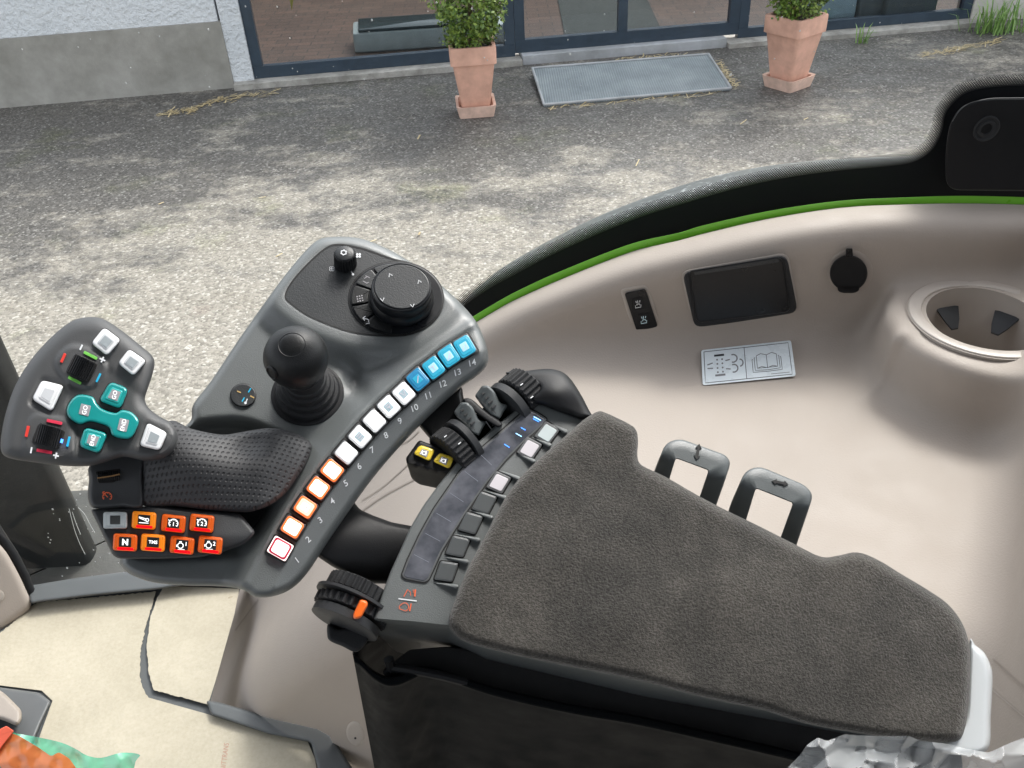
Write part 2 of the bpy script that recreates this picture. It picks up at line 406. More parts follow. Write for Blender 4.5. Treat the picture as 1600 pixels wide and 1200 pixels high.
s_ = math_(ns, ls, 'ADD', math_(ns, ls, 'ADD', math_(ns, ls, 'MULTIPLY', math_(ns, ls, 'SUBTRACT', n1, .5), 1.15), math_(ns, ls, 'MULTIPLY', math_(ns, ls, 'SUBTRACT', n2, .5), .95)), math_(ns, ls, 'ADD', yy.outputs[0], .5))
s_ = math_(ns, ls, 'ADD', s_, math_(ns, ls, 'MULTIPLY', math_(ns, ls, 'SUBTRACT', n4, .5), .55))
msk = ramp(ns, ls, s_, [(.43, (0, 0, 0)), (.62, (1, 1, 1))])
col = mixc(ns, ls, msk, dark, pale)
moss = ramp(ns, ls, noise(ns, ls, tc, 1.1, 6, .7), [(.56, (1, 1, 1)), (.72, (.80, .86, .62))]); col = mixc(ns, ls, 1.0, col, moss, 'MULTIPLY')
vc = ns.new('ShaderNodeTexVoronoi'); vc.feature = 'DISTANCE_TO_EDGE'; vc.inputs['Scale'].default_value = .32; wv_ = ns.new('ShaderNodeVectorMath'); wv_.operation = 'ADD'; nz = ns.new('ShaderNodeTexNoise'); nz.inputs['Scale'].default_value = 2.2; nz.inputs['Detail'].default_value = 6; ls.new(tc, nz.inputs[0]); ls.new(tc, wv_.inputs[0]); ls.new(nz.outputs['Color'], wv_.inputs[1]); ls.new(wv_.outputs[0], vc.inputs['Vector'])
col = mixc(ns, ls, 1.0, col, ramp(ns, ls, vc.outputs['Distance'], [(.001, (.84, .83, .81)), (.006, (1, 1, 1))]), 'MULTIPLY')
ls.new(col, b.inputs['Base Color']); rr = ramp(ns, ls, n2, [(.35, (.45, .45, .45)), (.6, (.8, .8, .8))]); ls.new(rr, b.inputs['Roughness'])
hh = math_(ns, ls, 'ADD', math_(ns, ls, 'MULTIPLY', vo.outputs['Distance'], -.8), n4); bump(ns, ls, b, hh, .45, .010)
# building
m, ns, ls, b = nt('roughcast'); tc = ns.new('ShaderNodeTexCoord').outputs['Object']; b.inputs['Roughness'].default_value = .85
ls.new(ramp(ns, ls, noise(ns, ls, tc, 2, 5), [(.3, (.74, .77, .80)), (.7, (.84, .86, .88))]), b.inputs['Base Color']); bump(ns, ls, b, noise(ns, ls, tc, 22, 5, .6), 1.0, .045)
def stone(name, c, s=6, v=.18, rough=.85, bs=.3):
    m, ns, ls, b = nt(name); tc = ns.new('ShaderNodeTexCoord').outputs['Object']; b.inputs['Roughness'].default_value = rough
    c1 = ramp(ns, ls, noise(ns, ls, tc, s, 7, .7), [(.3, tuple(x * (1 - v) for x in c)), (.7, tuple(x * (1 + v) for x in c))])
    c2 = ramp(ns, ls, noise(ns, ls, tc, s * .25, 4), [(.35, (.8, .8, .78)), (.65, (1.08, 1.08, 1.08))])
    ls.new(mixc(ns, ls, 1.0, c1, c2, 'MULTIPLY'), b.inputs['Base Color']); bump(ns, ls, b, noise(ns, ls, tc, s * 12, 5, .7), bs, .01)
stone('plinth', (.36, .345, .315), 7, .10); stone('concrete', (.40, .38, .35), 9, .30); stone('threshold', (.46, .47, .49), 9, .10)
stone('terracotta', (.70, .40, .30), 9, .10, .75, .2); stone('terralight', (.76, .52, .42), 12, .12, .8, .2); stone('soil', (.05, .035, .025), 40, .4); stone('render_wall', (.55, .52, .48), 5, .1)
stone('tyre', (.028, .027, .025), 12, .35, .75, .4); stone('stepmetal', (.055, .055, .05), 10, .2, .5, .2)
plastic('anthracite', (.035, .055, .080), .35, .1, var=.15); plastic('crateblue', (.45, .60, .66), .5, 0); plastic('crategrey', (.14, .17, .18), .5, 0); plastic('redthing', (.75, .12, .06), .4, 0); plastic('radwhite', (.42, .47, .46), .4, 0); plastic('darkglassbox', (.03, .05, .055), .15, 0); plastic('yellowcloth', (.45, .40, .06), .7, 0); stone('mat', (.050, .055, .050), 60, .3); stone('inwall', (.22, .19, .17), 3, .1)
m, ns, ls, b = nt('tiles'); tc = ns.new('ShaderNodeTexCoord').outputs['Object']; br = ns.new('ShaderNodeTexBrick'); ls.new(tc, br.inputs[0]); br.inputs['Scale'].default_value = 1.9; br.inputs['Color1'].default_value = (.17, .105, .078, 1); br.inputs['Color2'].default_value = (.12, .078, .06, 1); br.inputs['Mortar'].default_value = (.045, .036, .032, 1); br.inputs['Mortar Size'].default_value = .012
ls.new(br.outputs[0], b.inputs['Base Color']); b.inputs['Roughness'].default_value = .35
# galvanised door mat
m, ns, ls, b = nt('galv'); tc = ns.new('ShaderNodeTexCoord').outputs['Object']; wv = ns.new('ShaderNodeTexWave'); wv.inputs['Scale'].default_value = 14; wv.inputs['Distortion'].default_value = .4; ls.new(tc, wv.inputs[0])
wv2 = ns.new('ShaderNodeTexWave'); wv2.bands_direction = 'Y'; wv2.inputs['Scale'].default_value = 22; ls.new(tc, wv2.inputs[0])
g = math_(ns, ls, 'MULTIPLY', wv.outputs[1], wv2.outputs[1]); c0 = ramp(ns, ls, noise(ns, ls, tc, 3, 5), [(.3, (.22, .26, .28)), (.7, (.36, .40, .42))]); c1 = ramp(ns, ls, g, [(.0, (.72, .72, .72)), (.6, (1.1, 1.1, 1.1))])
ls.new(mixc(ns, ls, 1.0, c0, c1, 'MULTIPLY'), b.inputs['Base Color']); b.inputs['Roughness'].default_value = .45; b.inputs['Metallic'].default_value = .3; bump(ns, ls, b, g, .5, .01)
# leaves
def leafmat(name, c, c2):
    m, ns, ls, b = nt(name); gi = ns.new('ShaderNodeNewGeometry'); ls.new(ramp(ns, ls, gi.outputs['Random Per Island'], [(0, c), (1, c2)]), b.inputs['Base Color']); b.inputs['Roughness'].default_value = .45
    b.inputs['Subsurface Weight'].default_value = 0; b.inputs['Transmission Weight'].default_value = 0
leafmat('leaf', (.06, .13, .02), (.25, .34, .055)); leafmat('leafdark', (.04, .09, .03), (.08, .17, .05)); leafmat('grass', (.14, .28, .06), (.30, .46, .13)); leafmat('straw', (.42, .32, .16), (.66, .54, .32)); stone('twig', (.12, .08, .05), 30)
# window glass: clear sheet with its own reflection
def pane(name, tint=(1, 1, 1), ior=1.45, refl=1.0, rough=.0):
    m, ns, ls, b = nt(name); out = ns['Material Output']; ns.remove(b)
    fr = ns.new('ShaderNodeFresnel'); fr.inputs[0].default_value = ior; tr = ns.new('ShaderNodeBsdfTransparent'); tr.inputs[0].default_value = lin(tint); gl = ns.new('ShaderNodeBsdfGlossy'); gl.inputs['Roughness'].default_value = rough
    mx = ns.new('ShaderNodeMixShader'); ls.new(math_(ns, ls, 'MULTIPLY', fr.outputs[0], refl), mx.inputs[0]); ls.new(tr.outputs[0], mx.inputs[1]); ls.new(gl.outputs[0], mx.inputs[2]); ls.new(mx.outputs[0], out.inputs[0]); return m
pane('cabglass', (.94, .96, .95), 1.45, .5); pane('shopglass', (.72, .75, .77), 1.5, .7)
pane('clearcap', (.85, .88, .9), 1.5, 1.0, .05)
def film(name, c, alpha, rough=.12, trans=(1, 1, 1)):
    m, ns, ls, b = nt(name); out = ns['Material Output']; b.inputs['Base Color'].default_value = lin(c); b.inputs['Roughness'].default_value = rough; b.inputs['Specular IOR Level'].default_value = .9; b.inputs['Coat Weight'].default_value = 1
    tr = ns.new('ShaderNodeBsdfTransparent'); tr.inputs[0].default_value = lin(trans); mx = ns.new('ShaderNodeMixShader')
    lw = ns.new('ShaderNodeLayerWeight'); lw.inputs[0].default_value = .45; tc = ns.new('ShaderNodeTexCoord').outputs['Object']
    f = math_(ns, ls, 'ADD', math_(ns, ls, 'MULTIPLY', lw.outputs['Facing'], .5), alpha); f = math_(ns, ls, 'ADD', f, math_(ns, ls, 'MULTIPLY', math_(ns, ls, 'SUBTRACT', noise(ns, ls, tc, 14, 3, .6), .5), .18)); mc = ns.new('ShaderNodeClamp'); ls.new(f, mc.inputs[0])
    ls.new(mc.outputs[0], mx.inputs[0]); ls.new(tr.outputs[0], mx.inputs[1]); ls.new(b.outputs[0], mx.inputs[2]); ls.new(mx.outputs[0], out.inputs[0])
    bump(ns, ls, b, noise(ns, ls, tc, 45, 3), .2, .003)
film('bagfilm', (.80, .83, .84), .17, .2); film('greenfilm', (.10, .50, .32), .55, trans=(.5, .9, .75)); film('orangefilm', (.75, .24, .08), .6, trans=(1, .6, .4))
# black ceramic border of the window with its dotted edge
m, ns, ls, b = nt('frit'); b.inputs['Base Color'].default_value = (.005, .006, .008, 1); b.inputs['Roughness'].default_value = .6; b.inputs['Specular IOR Level'].default_value = .2
m, ns, ls, b = nt('fritdots'); b.inputs['Base Color'].default_value = (.008, .009, .010, 1); b.inputs['Roughness'].default_value = .3; uv = ns.new('ShaderNodeTexCoord').outputs['UV']; sp = ns.new('ShaderNodeSeparateXYZ'); ls.new(uv, sp.inputs[0])
k = 2 * math.pi / .36; u = math_(ns, ls, 'MULTIPLY', math_(ns, ls, 'ADD', sp.outputs[0], sp.outputs[1]), k); v = math_(ns, ls, 'MULTIPLY', math_(ns, ls, 'SUBTRACT', sp.outputs[0], sp.outputs[1]), k)
at = ns.new('ShaderNodeAttribute'); at.attribute_name = 'fade'
w = math_(ns, ls, 'MULTIPLY', math_(ns, ls, 'ADD', math_(ns, ls, 'COSINE', u), math_(ns, ls, 'COSINE', v)), .25); w = math_(ns, ls, 'ADD', w, .5)
al = math_(ns, ls, 'LESS_THAN', w, math_(ns, ls, 'SUBTRACT', 1.02, math_(ns, ls, 'MULTIPLY', at.outputs['Fac'], .72))); ls.new(al, b.inputs['Alpha'])
# wet fender outside
m, ns, ls, b = nt('wetfender'); tc = ns.new('ShaderNodeTexCoord').outputs['Object']; vo = ns.new('ShaderNodeTexVoronoi'); vo.inputs['Scale'].default_value = 60; ls.new(tc, vo.inputs[0])
mp = ns.new('ShaderNodeMapping'); mp.inputs['Scale'].default_value = (1, .35, 1); ls.new(tc, mp.inputs[0])
n_ = noise(ns, ls, tc, 12, 5, .7); dr = ramp(ns, ls, vo.outputs['Distance'], [(.12, (1, 1, 1)), (.3, (0, 0, 0))]); dr2 = mixc(ns, ls, 1.0, dr, ramp(ns, ls, n_, [(.40, (0, 0, 0)), (.56, (1, 1, 1))]), 'MULTIPLY')
ls.new(mixc(ns, ls, dr2, ramp(ns, ls, n_, [(.3, (.085, .095, .095)), (.7, (.15, .16, .16))]), (.62, .66, .66)), b.inputs['Base Color']); b.inputs['Roughness'].default_value = .3; bump(ns, ls, b, dr, .5, .003)
# ================================================================== CONTROL CONSOLE
KP = [(438,857),(456.8,823.8),(477,792.5),(497.5,762.5),(519,735),(541,708),(562.5,682.5),(585,658),(607.5,635.7),(631,615),(653,592.8),(677.5,574.5),(701.5,556),(726,541.5)]
KC = cr([(405,918),(420,888)] + KP + [(748,529),(775,514)], 5, closed=False)
CON = cr([(520,370),(560,372),(602,387),(650,415),(700,455),(738,494),(755,525),(763,556),(759,574),(745,588),(722,604),(690,632),(655,666),(620,703),(582,748),(545,799),(510,850),(482,893),(458,918),(430,931),(400,933),(378,921),(340,916),(290,915),(240,910),(205,898),(190,886),(188,874),(205,840),(230,790),(255,720),(285,672),(299,655),(302,632),(330,595),(370,535),(410,478),(440,437),(470,400),(495,376)], 4)
DIAL = cr([(547,384),(575,391),(612,404),(640,411),(662,424),(682,443),(691,465),(688,487),(672,507),(645,521),(612,525),(562,521),(525,511),(482,493),(453,473),(446,462),(455,442),(480,413),(507,389),(525,382)], 5)
POCKET = rp([(300,662),(380,655),(452,688),(447,722),(420,790),(392,845),(378,868),(230,872),(200,862),(215,800),(240,720)], 30, 5)
def con_h(A):
    d = pdist(A, KC, closed=False)
    # which side of the key row
    i = np.argmin(((A[:, None, :] - KC[None]) ** 2).sum(2), 1); i = np.clip(i, 1, len(KC) - 2); t = KC[i + 1] - KC[i - 1]; r = A - KC[i]
    side = t[:, 0] * r[:, 1] - t[:, 1] * r[:, 0]      # >0 : right/below (outer)
    outer = side > 0
    h = np.zeros(len(A))
    dd = np.where(inside(A, DIAL), 0, pdist(A, DIAL)); pl = 1 - ss(14, 62, dd)
    low = -9.5 * (1 - pl) + 1.5 * pl
    jd = np.hypot(A[:, 0] - 481, (A[:, 1] - 617) * 1.1)
    hin = low * ss(22, 62, d)
    hin = hin + 2.0 * np.exp(-((d - 24) / 5.0) ** 2) * (1 - pl * .6)
    # hollow to the right of the stick
    u_ = (A[:, 0] - 556) * .5 + (A[:, 1] - 596) * .86; v_ = (A[:, 0] - 556) * .86 - (A[:, 1] - 596) * .5; hin -= 6.5 * np.exp(-((u_ / 26) ** 2)) * np.exp(-((v_ / 15) ** 2)) * ss(25, -2, v_ - 14)
    pk = np.where(inside(A, POCKET), -pdist(A, POCKET), pdist(A, POCKET))
    hin = hin - 12 * (1 - ss(-14, 10, pk))
    # swelling near the left wall
    h = np.where(outer, -np.maximum(0, d - 20) * .26, hin)
    g = 1 - ss(-3, 3, np.where(inside(A, DIAL), -1, 1) * pdist(A, DIAL)); h -= .8 * g
    return h
con = thing('control_console', 'grey control console with a curved row of fourteen numbered keys and a big dial', 'control panel', K.p(480, 880, -40))
mb = MB().surf(CON, con_h, 'console', step=4, er=12, drop=9, skirt=((2, 5), (7, 16), (14, 26)))
mb.build('housing', con, 50)
mb = MB(); mb.stroke(DIAL, 2.2, 1.75, 'gap', closed=True); mb.flat(inset(DIAL[::-1], .9), 1.5, 'dialface'); 
mb.build('dial_face', con)
# seam under the number row
mb = MB()
seam = cr([(722,606),(690,634),(655,668),(620,705),(582,750),(545,801),(512,851)], 5, closed=False)
# keys
def key(cx, cy, deg, rim, cap, lab, name='key', hb=0.6, ic=None):
    b = MB(); b.prism(rp(quad(cx, cy, 34, 38, deg), 4), hb + .8, hb - 4, 'gap', .6)
    b.prism(rp(quad(cx, cy, 28.5, 33.5, deg), 3.5), hb + 1.5, hb, 'chrome' if rim not in ('rimred',) else 'litpink', 1.0)
    b.prism(rp(quad(cx, cy, 27, 30, deg), 5.5), hb + 4.0, hb + 1, rim, 1.4)
    b.prism(rp(quad(cx, cy, 21, 24, deg), 4.5), hb + 4.4, hb + 3.6, cap, .8)
    if lab: b.prism(rp(quad(cx - .5, cy, 12, 13, deg), 1.5), hb + 4.6, hb + 4.0, lab, .4)
    if lab and ic:
        c_, s_ = math.cos(math.radians(deg)), math.sin(math.radians(deg))
        for L_ in ic: b.stroke([(cx + x * c_ - y * s_, cy + x * s_ + y * c_) for x, y in L_], 1.3, hb + 5.0, 'icondull')
    return b.build(name, con)
specs = [('rimred','litpink','litwhite'),('rimorange','litpeach','litwhite'),('rimorange','litpeach2','litpeach'),('rimorange','litpeach','litwhite'),('rimorange','litpeach','litwhite'),
         ('whitecap','litwhite',None),('whitecap','litwhite','litwhite2'),('whitecap','litwhite',None),('whitecap','litwhite','litwhite2'),('whitecap','litwhite','litwhite2'),
         ('litcyan2','litcyan2','litcyan'),('litcyan','litcyan','litcyanlab'),('litcyan','litcyan','litcyanlab'),('litcyan','litcyan','litcyanlab')]
klab = ['pinkish white key with dark red rim, number 1','orange rimmed white key, number 2','orange rimmed peach key, number 3','orange rimmed white key, number 4','orange rimmed white key, number 5','plain white lit key, number 6','white key with small grey icon, number 7','plain white lit key, number 8','white key with pale icon, number 9','white key with grey icon, number 10','deeper blue lit key, number 11','cyan lit key, number 12','cyan lit key, number 13','cyan lit key at the far end, number 14']
NP = [(464,875),(481,843),(500,812.5),(519,783),(540,755),(561,728.5),(582,702.5),(603,680),(625,657.5),(648,637),(669,618),(692,599.5),(715,581.5),(738,566.5)]
num = MB()
for k, (cx, cy) in enumerate(KP):
    a, c = np.array(KP[max(k - 1, 0)]), np.array(KP[min(k + 1, 13)]); t = c - a; deg = math.degrees(math.atan2(t[1], t[0]))
    o = key(cx, cy, deg, *specs[k], ic={2: [[(-4,-3),(3,3)],[(-3,4),(4,1)]], 6: [[(-4,-4),(4,-4)],[(-4,0),(4,0)],[(-3,4),(3,4)]], 8: [[(-4,-4),(3,-4),(3,0),(-3,0)],[(0,0),(0,5)]], 9: [[(-4,-5),(0,4),(4,-5)]], 10: [[(-4,4),(4,-4)]], 11: [[(-4,-3),(4,-3)],[(0,-3),(0,4)]], 12: [[(-4,4),(4,-4)],[(-1,4),(4,0)]], 13: [[(-4,4),(-1,-4),(1,4),(4,-4)]]}.get(k)); o['label'] = klab[k]
    # digits lean along the row
    dg = -52 + k * 2.1
    num.text(str(k + 1), NP[k][0], NP[k][1], 9.5, dg + 8, lambda A: con_h(A) + .3, 'iconwhite', shear=.12, sx=1, bold=.012)
num.build('key_numbers', con)
# small round plate with cross marks
b = MB(); b.prism(circ(380, 617.5, 20.5, 36, 18.8), -8.2, -12, 'gap', .5); b.prism(circ(380, 617.5, 19.5, 36, 17.8), -7.6, -10, 'dialface', 1.2)
for P_, m_ in (([(376.5,613.5),(370.5,611)],'baramber'),([(391,618.5),(397,621.5)],'baramber'),([(388,613),(392,606.5)],'barblue'),([(378,627.5),(382,621)],'barblue')): b.stroke(P_, 1.8, -7.3, m_)
b.stroke([(384,629),(386.5,623)], 1.5, -7.3, 'iconwhite'); b.flat(circ(383.5,629.5,2.2,10), -7.3, 'iconwhite')
b.build('mark_plate', con)
# ring around the big dial and its keys
dc = (619, 466)
b = MB(); b.prism(circ(*dc, 75, 60, 58.5), 2.4, 0, 'gap', .8); b.prism(circ(*dc, 73, 60, 56.5), 3.0, 1, 'blackgloss', 1.0); b.build('dial_ring', con)
def arcseg(r0, r1, a0, a1, ry=.775):
    o = circ(dc[0], dc[1], r1, 14, r1 * ry, 0, a0, a1); i = circ(dc[0], dc[1], r0, 14, r0 * ry, 0, a0, a1)
    return rp(np.concatenate([o, i[::-1]]), 1.5, 1)
segs = [(96, 135, 'dialface'), (139, 166, 'knob'), (170, 202, 'knob'), (206, 236, 'midgrey'), (240, 285, 'midgrey')]
for k, (a0, a1, mm) in enumerate(segs):
    b = MB(); b.prism(arcseg(44, 70, a0, a1), 4.3, 1.5, 'knob' if k < 3 else 'dialface', 1.0)
    am = math.radians((a0 + a1) / 2); x, y = dc[0] + 59 * math.cos(am), dc[1] + 59 * .775 * math.sin(am)
    if k == 1:
        b.stroke([(567,497),(575,499),(577,505),(572,506)], 1.3, 4.6, 'iconwhite'); b.stroke([(567,497),(571,494)], 1.3, 4.6, 'iconwhite'); b.stroke([(567,497),(570,501)], 1.3, 4.6, 'iconwhite')
    if k == 2:
        for i in range(3):
            for j in range(3): b.flat(quad(558 + i * 3.7 + j * .6, 463.5 + j * 3.7 - i * .8, 2.1, 2.1, -10), 4.6, 'labelgrey')
    if k == 3:
        for P_ in ([(569,435),(573,433)],[(576,441),(572,443)],[(571,431),(578,434)],[(567,439),(574,443)]): b.stroke(P_, 1.2, 4.6, 'labelgrey')
    b.build('dial_key', con)
# big dial: lathe
o = K.p(628, 472, 3); n = K.n
b = MB(); px = .00044
prof = [(48*px, 0), (52*px, .001), (54*px, .005), (52*px, .009), (49.5*px, .0105), (50*px, .0115), (50*px, .0175), (49*px, .0188), (47*px, .0195), (46*px, .0192), (44.5*px, .0196)]
b.lathe(o, n, prof, 'blackgloss', 64)
prof2 = [(44.3*px, .0190), (44.3*px, .0197), (43.6*px, .0200), (43*px, .0200)]; b.lathe(o, n, prof2, 'dialface', 64)
for (cx, cy, dg) in ((609.5,429.5,-25),(655,440,-20),(597.5,468,172),(644.5,477.5,172)):
    c, s_ = math.cos(math.radians(dg)), math.sin(math.radians(dg)); P_ = [(cx + x*c - y*s_, cy + x*s_ + y*c) for x, y in ((-3,2.4),(0,-2.4),(3,2.4))]
    b.stroke(P_, 1.1, 23.4, 'iconwhite')
b.build('rotary_dial', con)
# small climate knob
o = K.p(540, 413, 1.6)
b = MB(); q = .00049; rib = lambda t, k: 1 + (.035 * np.sign(np.sin(t * 26)) if 1 <= k <= 4 else 0)
b.lathe(o, n, [(16*q, 0), (16.8*q, .0006), (16.4*q, .006), (16.0*q, .0115), (15.4*q, .0125), (14.2*q, .0132), (13.4*q, .0134)], 'knob', 104, rib)
b.lathe(o, n, [(13.4*q, .0133), (13.2*q, .0136), (12.8*q, .0137)], 'dialface', 40)
cx, cy = 537, 394.5; g = circ(cx, cy, 1, 24); rr = np.array([4.6 if (i // 2) % 2 else 3.4 for i in range(24)])
b.stroke(np.array([(cx + (x - cx) * r, cy + (y - cy) * r * .85) for (x, y), r in zip(g, rr)]), 1.5, 15.7, 'iconwhite', closed=True)
b.build('climate_knob', con)
b = MB()
for i in range(4):
    a = math.radians(45 + 90 * i); b.flat(circ(560 + 2.8*math.cos(a), 399 + 2.5*math.sin(a), 2.0, 8), 1.9, 'iconwhite')
    b.stroke(circ(518.5 + 2.5*math.cos(a), 420 + 2.2*math.sin(a), 1.8, 9), .7, 1.9, 'iconwhite', closed=True)
b.stroke([(548,422),(551,428)], 1.3, 1.9, 'iconwhite'); b.flat(circ(551.5,428.5,2,8), 1.9, 'iconwhite'); b.build('climate_marks', con)

# ================================================================== JOYSTICK
js = thing('joystick', 'black ball joystick on a ribbed rubber boot in the middle of the console', 'joystick', K.p(481, 617, -9))
base = K.p(481, 614, -9.2); ballc = K.p(462.5, 558, 47); ax = norm(ballc - base); L = np.linalg.norm(ballc - base)
b = MB(); o = K.p(481, 616, -9.6)
b.lathe(o, n, [(.0252, -.004), (.0252, .0012), (.0246, .0018), (.0238, .002)], 'black', 48)
b.lathe(base, norm(n * .7 + ax * .3), [(.0222, 0), (.0226, .002), (.0215, .0045), (.0192, .005), (.0198, .0075), (.0192, .0105), (.0168, .011), (.0173, .0135), (.0166, .0165), (.0146, .017), (.0149, .019), (.0144, .0215), (.0134, .022), (.0150, .034), (.0130, .036)], 'rubber', 48)
b.build('boot', js)
R = .0208; pr = []
for a in np.linspace(-74, 66, 26):
    t = math.radians(a); r = R * math.cos(t); h = L + R * math.sin(t) * (.98 if a < 0 else .93)
    pr.append((r, h))
hl = [(.0118, L - R*1.30), (.0128, L - R*1.22), (.0146, L - R*1.0)]
b = MB()
capd = [(.0083, L + R*.846), (.0081, L + R*.842), (.0079, L + R*.850), (.0060, L + R*.885), (.003, L + R*.905), (.001, L + R*.91)]
b.lathe(base, ax, hl + pr[3:] + capd, 'knob', 64)
b.build('ball_grip', js, 30)
b = MB(); v1 = K.pts([(424, 583)], 52)[0]; d_ = norm(K.p(424, 583, 52) - ballc); b.lathe(ballc + d_ * (R * .93), d_, [(.0048, -.003), (.0048, .0016), (.0040, .0022), (.0036, .0016), (.002, .0016)], 'knob', 24)
b.build('side_button', js)

# ================================================================== DRIVE LEVER
lev = thing('drive_lever', 'dark drive lever with white and teal head buttons and a dotted palm rest', 'lever', K.p(330, 830, -20))
HEAD = cr([(132,496),(155,496.5),(175,506),(200,524),(222,542),(236,554),(241.5,566),(238,586),(230,610),(226.5,624),(233,638),(250,651),(268,661),(277,676),(276,693),(267,708),(252,717),(225,719.5),(200,714.5),(185,715.5),(165,722),(140,728),(100,728),(50,722),(15,716),(2,705),(2,680),(9,645),(24,602),(50,560),(82,525),(110,503)], 5)
def head_h(A):
    h = 44 + 0 * A[:, 0]
    # gentle crown, recessed panels
    def soft(P, w): return 1 - ss(-w, w, np.where(inside(A, P), -1, 1) * pdist(A, P))
    P1 = cr([(112,540),(150,550),(166,572),(160,590),(140,606),(112,598),(92,580),(88,560)], 4)
    P2 = cr([(52,648),(90,652),(114,662),(118,690),(112,712),(70,716),(40,706),(38,680)], 4)
    P3 = rp([(66,590),(104,600),(106,612),(84,648),(44,632)], 8); P4 = rp([(228,658),(268,672),(256,706),(214,702)], 8)
    h = h + 1.9 * soft(P1, 3) + 1.5 * soft(P2, 3) - 1.8 * soft(P3, 3.5) - 1.6 * soft(P4, 3.5)
    P5 = rp([(100,610),(160,568),(232,620),(214,700),(120,716)], 20); h = h - 1.0 * soft(P5, 8)
    return h
b = MB().surf(HEAD, head_h, 'headgrey', step=4, er=20, drop=8, skirt=((1, 3), (5, 12), (12, 20)), skm='headrim'); b.build('head', lev, 50)
def capkey(pts, name, side, top, lab=None, txt=None, h0=43.6, tp=(0, 0), ins=7.5, label=None, r=7, txd=-76):
    P = rp(pts, r, 4); b = MB(); b.prism(inset(P[::-1] if area(P) > 0 else P, -1.1), h0 + .4, h0 - 3, 'gap', .5)
    b.prism(P, h0 + 4.6, h0 - 2, side, 3.4, 2.2)
    c = np.mean(np.asarray(pts), 0); q = np.asarray(pts); q = c + (q - c) * .58
    b.prism(rp(q, 3, 3), h0 + 5.1, h0 + 4, top, .8)
    q = c + (np.asarray(pts) - c) * .44
    if lab: b.prism(rp(q, 1, 2), h0 + 5.35, h0 + 5, lab, .3)
    if txt: b.text(txt, c[0], c[1], 6.4, txd, h0 + 5.55, 'glyph')
    o = b.build(name, lev)
    if label: o['label'] = label
    return o
Z1 = lambda P: [(x / 4, 460 + y / 4) for x, y in P]
capkey(Z1([(650,205),(757,285),(670,385),(568,305)]), 'head_button', 'whitecap', 'whiteshade', 'greycap', label='white square button at the tip of the head')
capkey(Z1([(805,340),(917,415),(835,512),(735,430)]), 'head_button', 'whitecap', 'whiteshade', 'greycap', label='white square button near the outer edge')
capkey(Z1([(260,535),(402,570),(325,735),(198,655)]), 'head_button', 'whitecap', 'whitecap', 'whiteshade', h0=42.2, label='largest white button between the two scroll wheels')
capkey(Z1([(920,800),(1048,865),(1000,978),(870,945)]), 'head_button', 'whitecap', 'whitecap', 'greycap', h0=42.6, label='white button at the neck of the head')
capkey(Z1([(688,542),(805,588),(755,718),(615,665)]), 'head_button', 'teal', 'tealrim', 'labelgrey', 'GO', label='small teal GO button', r=9)
capkey(Z1([(528,828),(675,868),(622,998),(490,950)]), 'head_button', 'teal', 'tealrim', 'labelgrey', 'END', label='small teal END button', r=9)
b = MB(); P = cr(Z1([(480,630),(540,628),(585,645),(608,685),(645,718),(720,740),(760,722),(820,735),(866,785),(855,840),(818,897),(760,902),(700,880),(680,832),(625,808),(560,795),(500,812),(440,780),(415,735),(430,680)]), 5)
b.prism(inset(P[::-1], -1.2), 44, 40, 'gap', .5); b.prism(P, 48.6, 41, 'teal', 3.6, 2.4)
for c, t, w_, h_ in (((132.5, 640.5), 'GO', 16, 17), ((192.5, 664), 'END', 15, 19)):
    b.prism(rp(quad(*c, w_, h_, 14), 1.5), 48.9, 48, 'labelgrey', .3); b.text(t, *c, 6.8, -76, 49.1, 'glyph')
b.stroke(cr([(110,650),(108,642),(114,628),(121,621)], 4, closed=False), 1.6, 48.3, 'tealrim')
b.build('rocker_button', lev)['label'] = 'teal dumbbell shaped rocker marked GO and END'
def scroll(pts, deg, led=False):
    P = rp(pts, 5, 3); b = MB(); b.prism(P, 46.6, 38, 'gap', 1.2); c = np.mean(P, 0)
    w, hgt = 37, 33; ca, sa = math.cos(math.radians(deg)), math.sin(math.radians(deg)); R_ = []
    nseg = 44
    for i in range(nseg + 1):
        x = (i / nseg - .5) * w; z = 46.4 + 3.0 * math.cos(x / w * math.pi) + (.9 if i % 4 < 2 else -.7)
        pp = [(c[0] + x * ca - y * sa, c[1] + x * sa + y * ca) for y in (-hgt/2 + 1, hgt/2 - 1)]
        R_.append((K.pts([pp[0]], z)[0], K.pts([pp[1]], z)[0]))
    V = np.array(R_).reshape(-1, 3); F = [(2*i, 2*i+1, 2*i+3, 2*i+2) for i in range(nseg)]; b.add(V, F, 'blackgloss')
    if led: b.flat(quad(96.5, 689, 4, 6, 15), 48.6, 'bluelit')
    return b.build('scroll_wheel', lev, 20)
scroll(Z1([(468,368),(615,430),(552,552),(408,485)]), 26)['label'] = 'black ribbed scroll wheel between green bars'
scroll(Z1([(242,803),(412,850),(365,972),(198,915)]), 16, True)['label'] = 'black ribbed scroll wheel between pink bars'
def bar(cx, cy, L_, w_, deg, m_):
    H_ = float(head_h(np.array([[cx, cy]]))[0]); b = MB(); b.prism(rp(quad(cx, cy, L_, w_, deg), 1), H_ + .9, H_ - 1, m_, .3); b.build('colour_mark', lev)
for x, y, L_, w_, dg, m_ in ((395,397,62,17,-66,'barred'),(565,381,92,19,27,'bargreen'),(467,537,90,19,27,'bargreen'),(615,521,60,13,-64,'barblue'),(340,797,98,20,12,'barpink'),(170,856,70,19,-77,'barred'),(277,981,98,20,10,'barpink'),(427,920,64,15,-77,'barblue'),(507,331,36,11,-64,'iconwhite'),(195,974,40,11,-80,'iconwhite')): bar(x/4, 460+y/4, L_/4, w_/4, dg, m_)
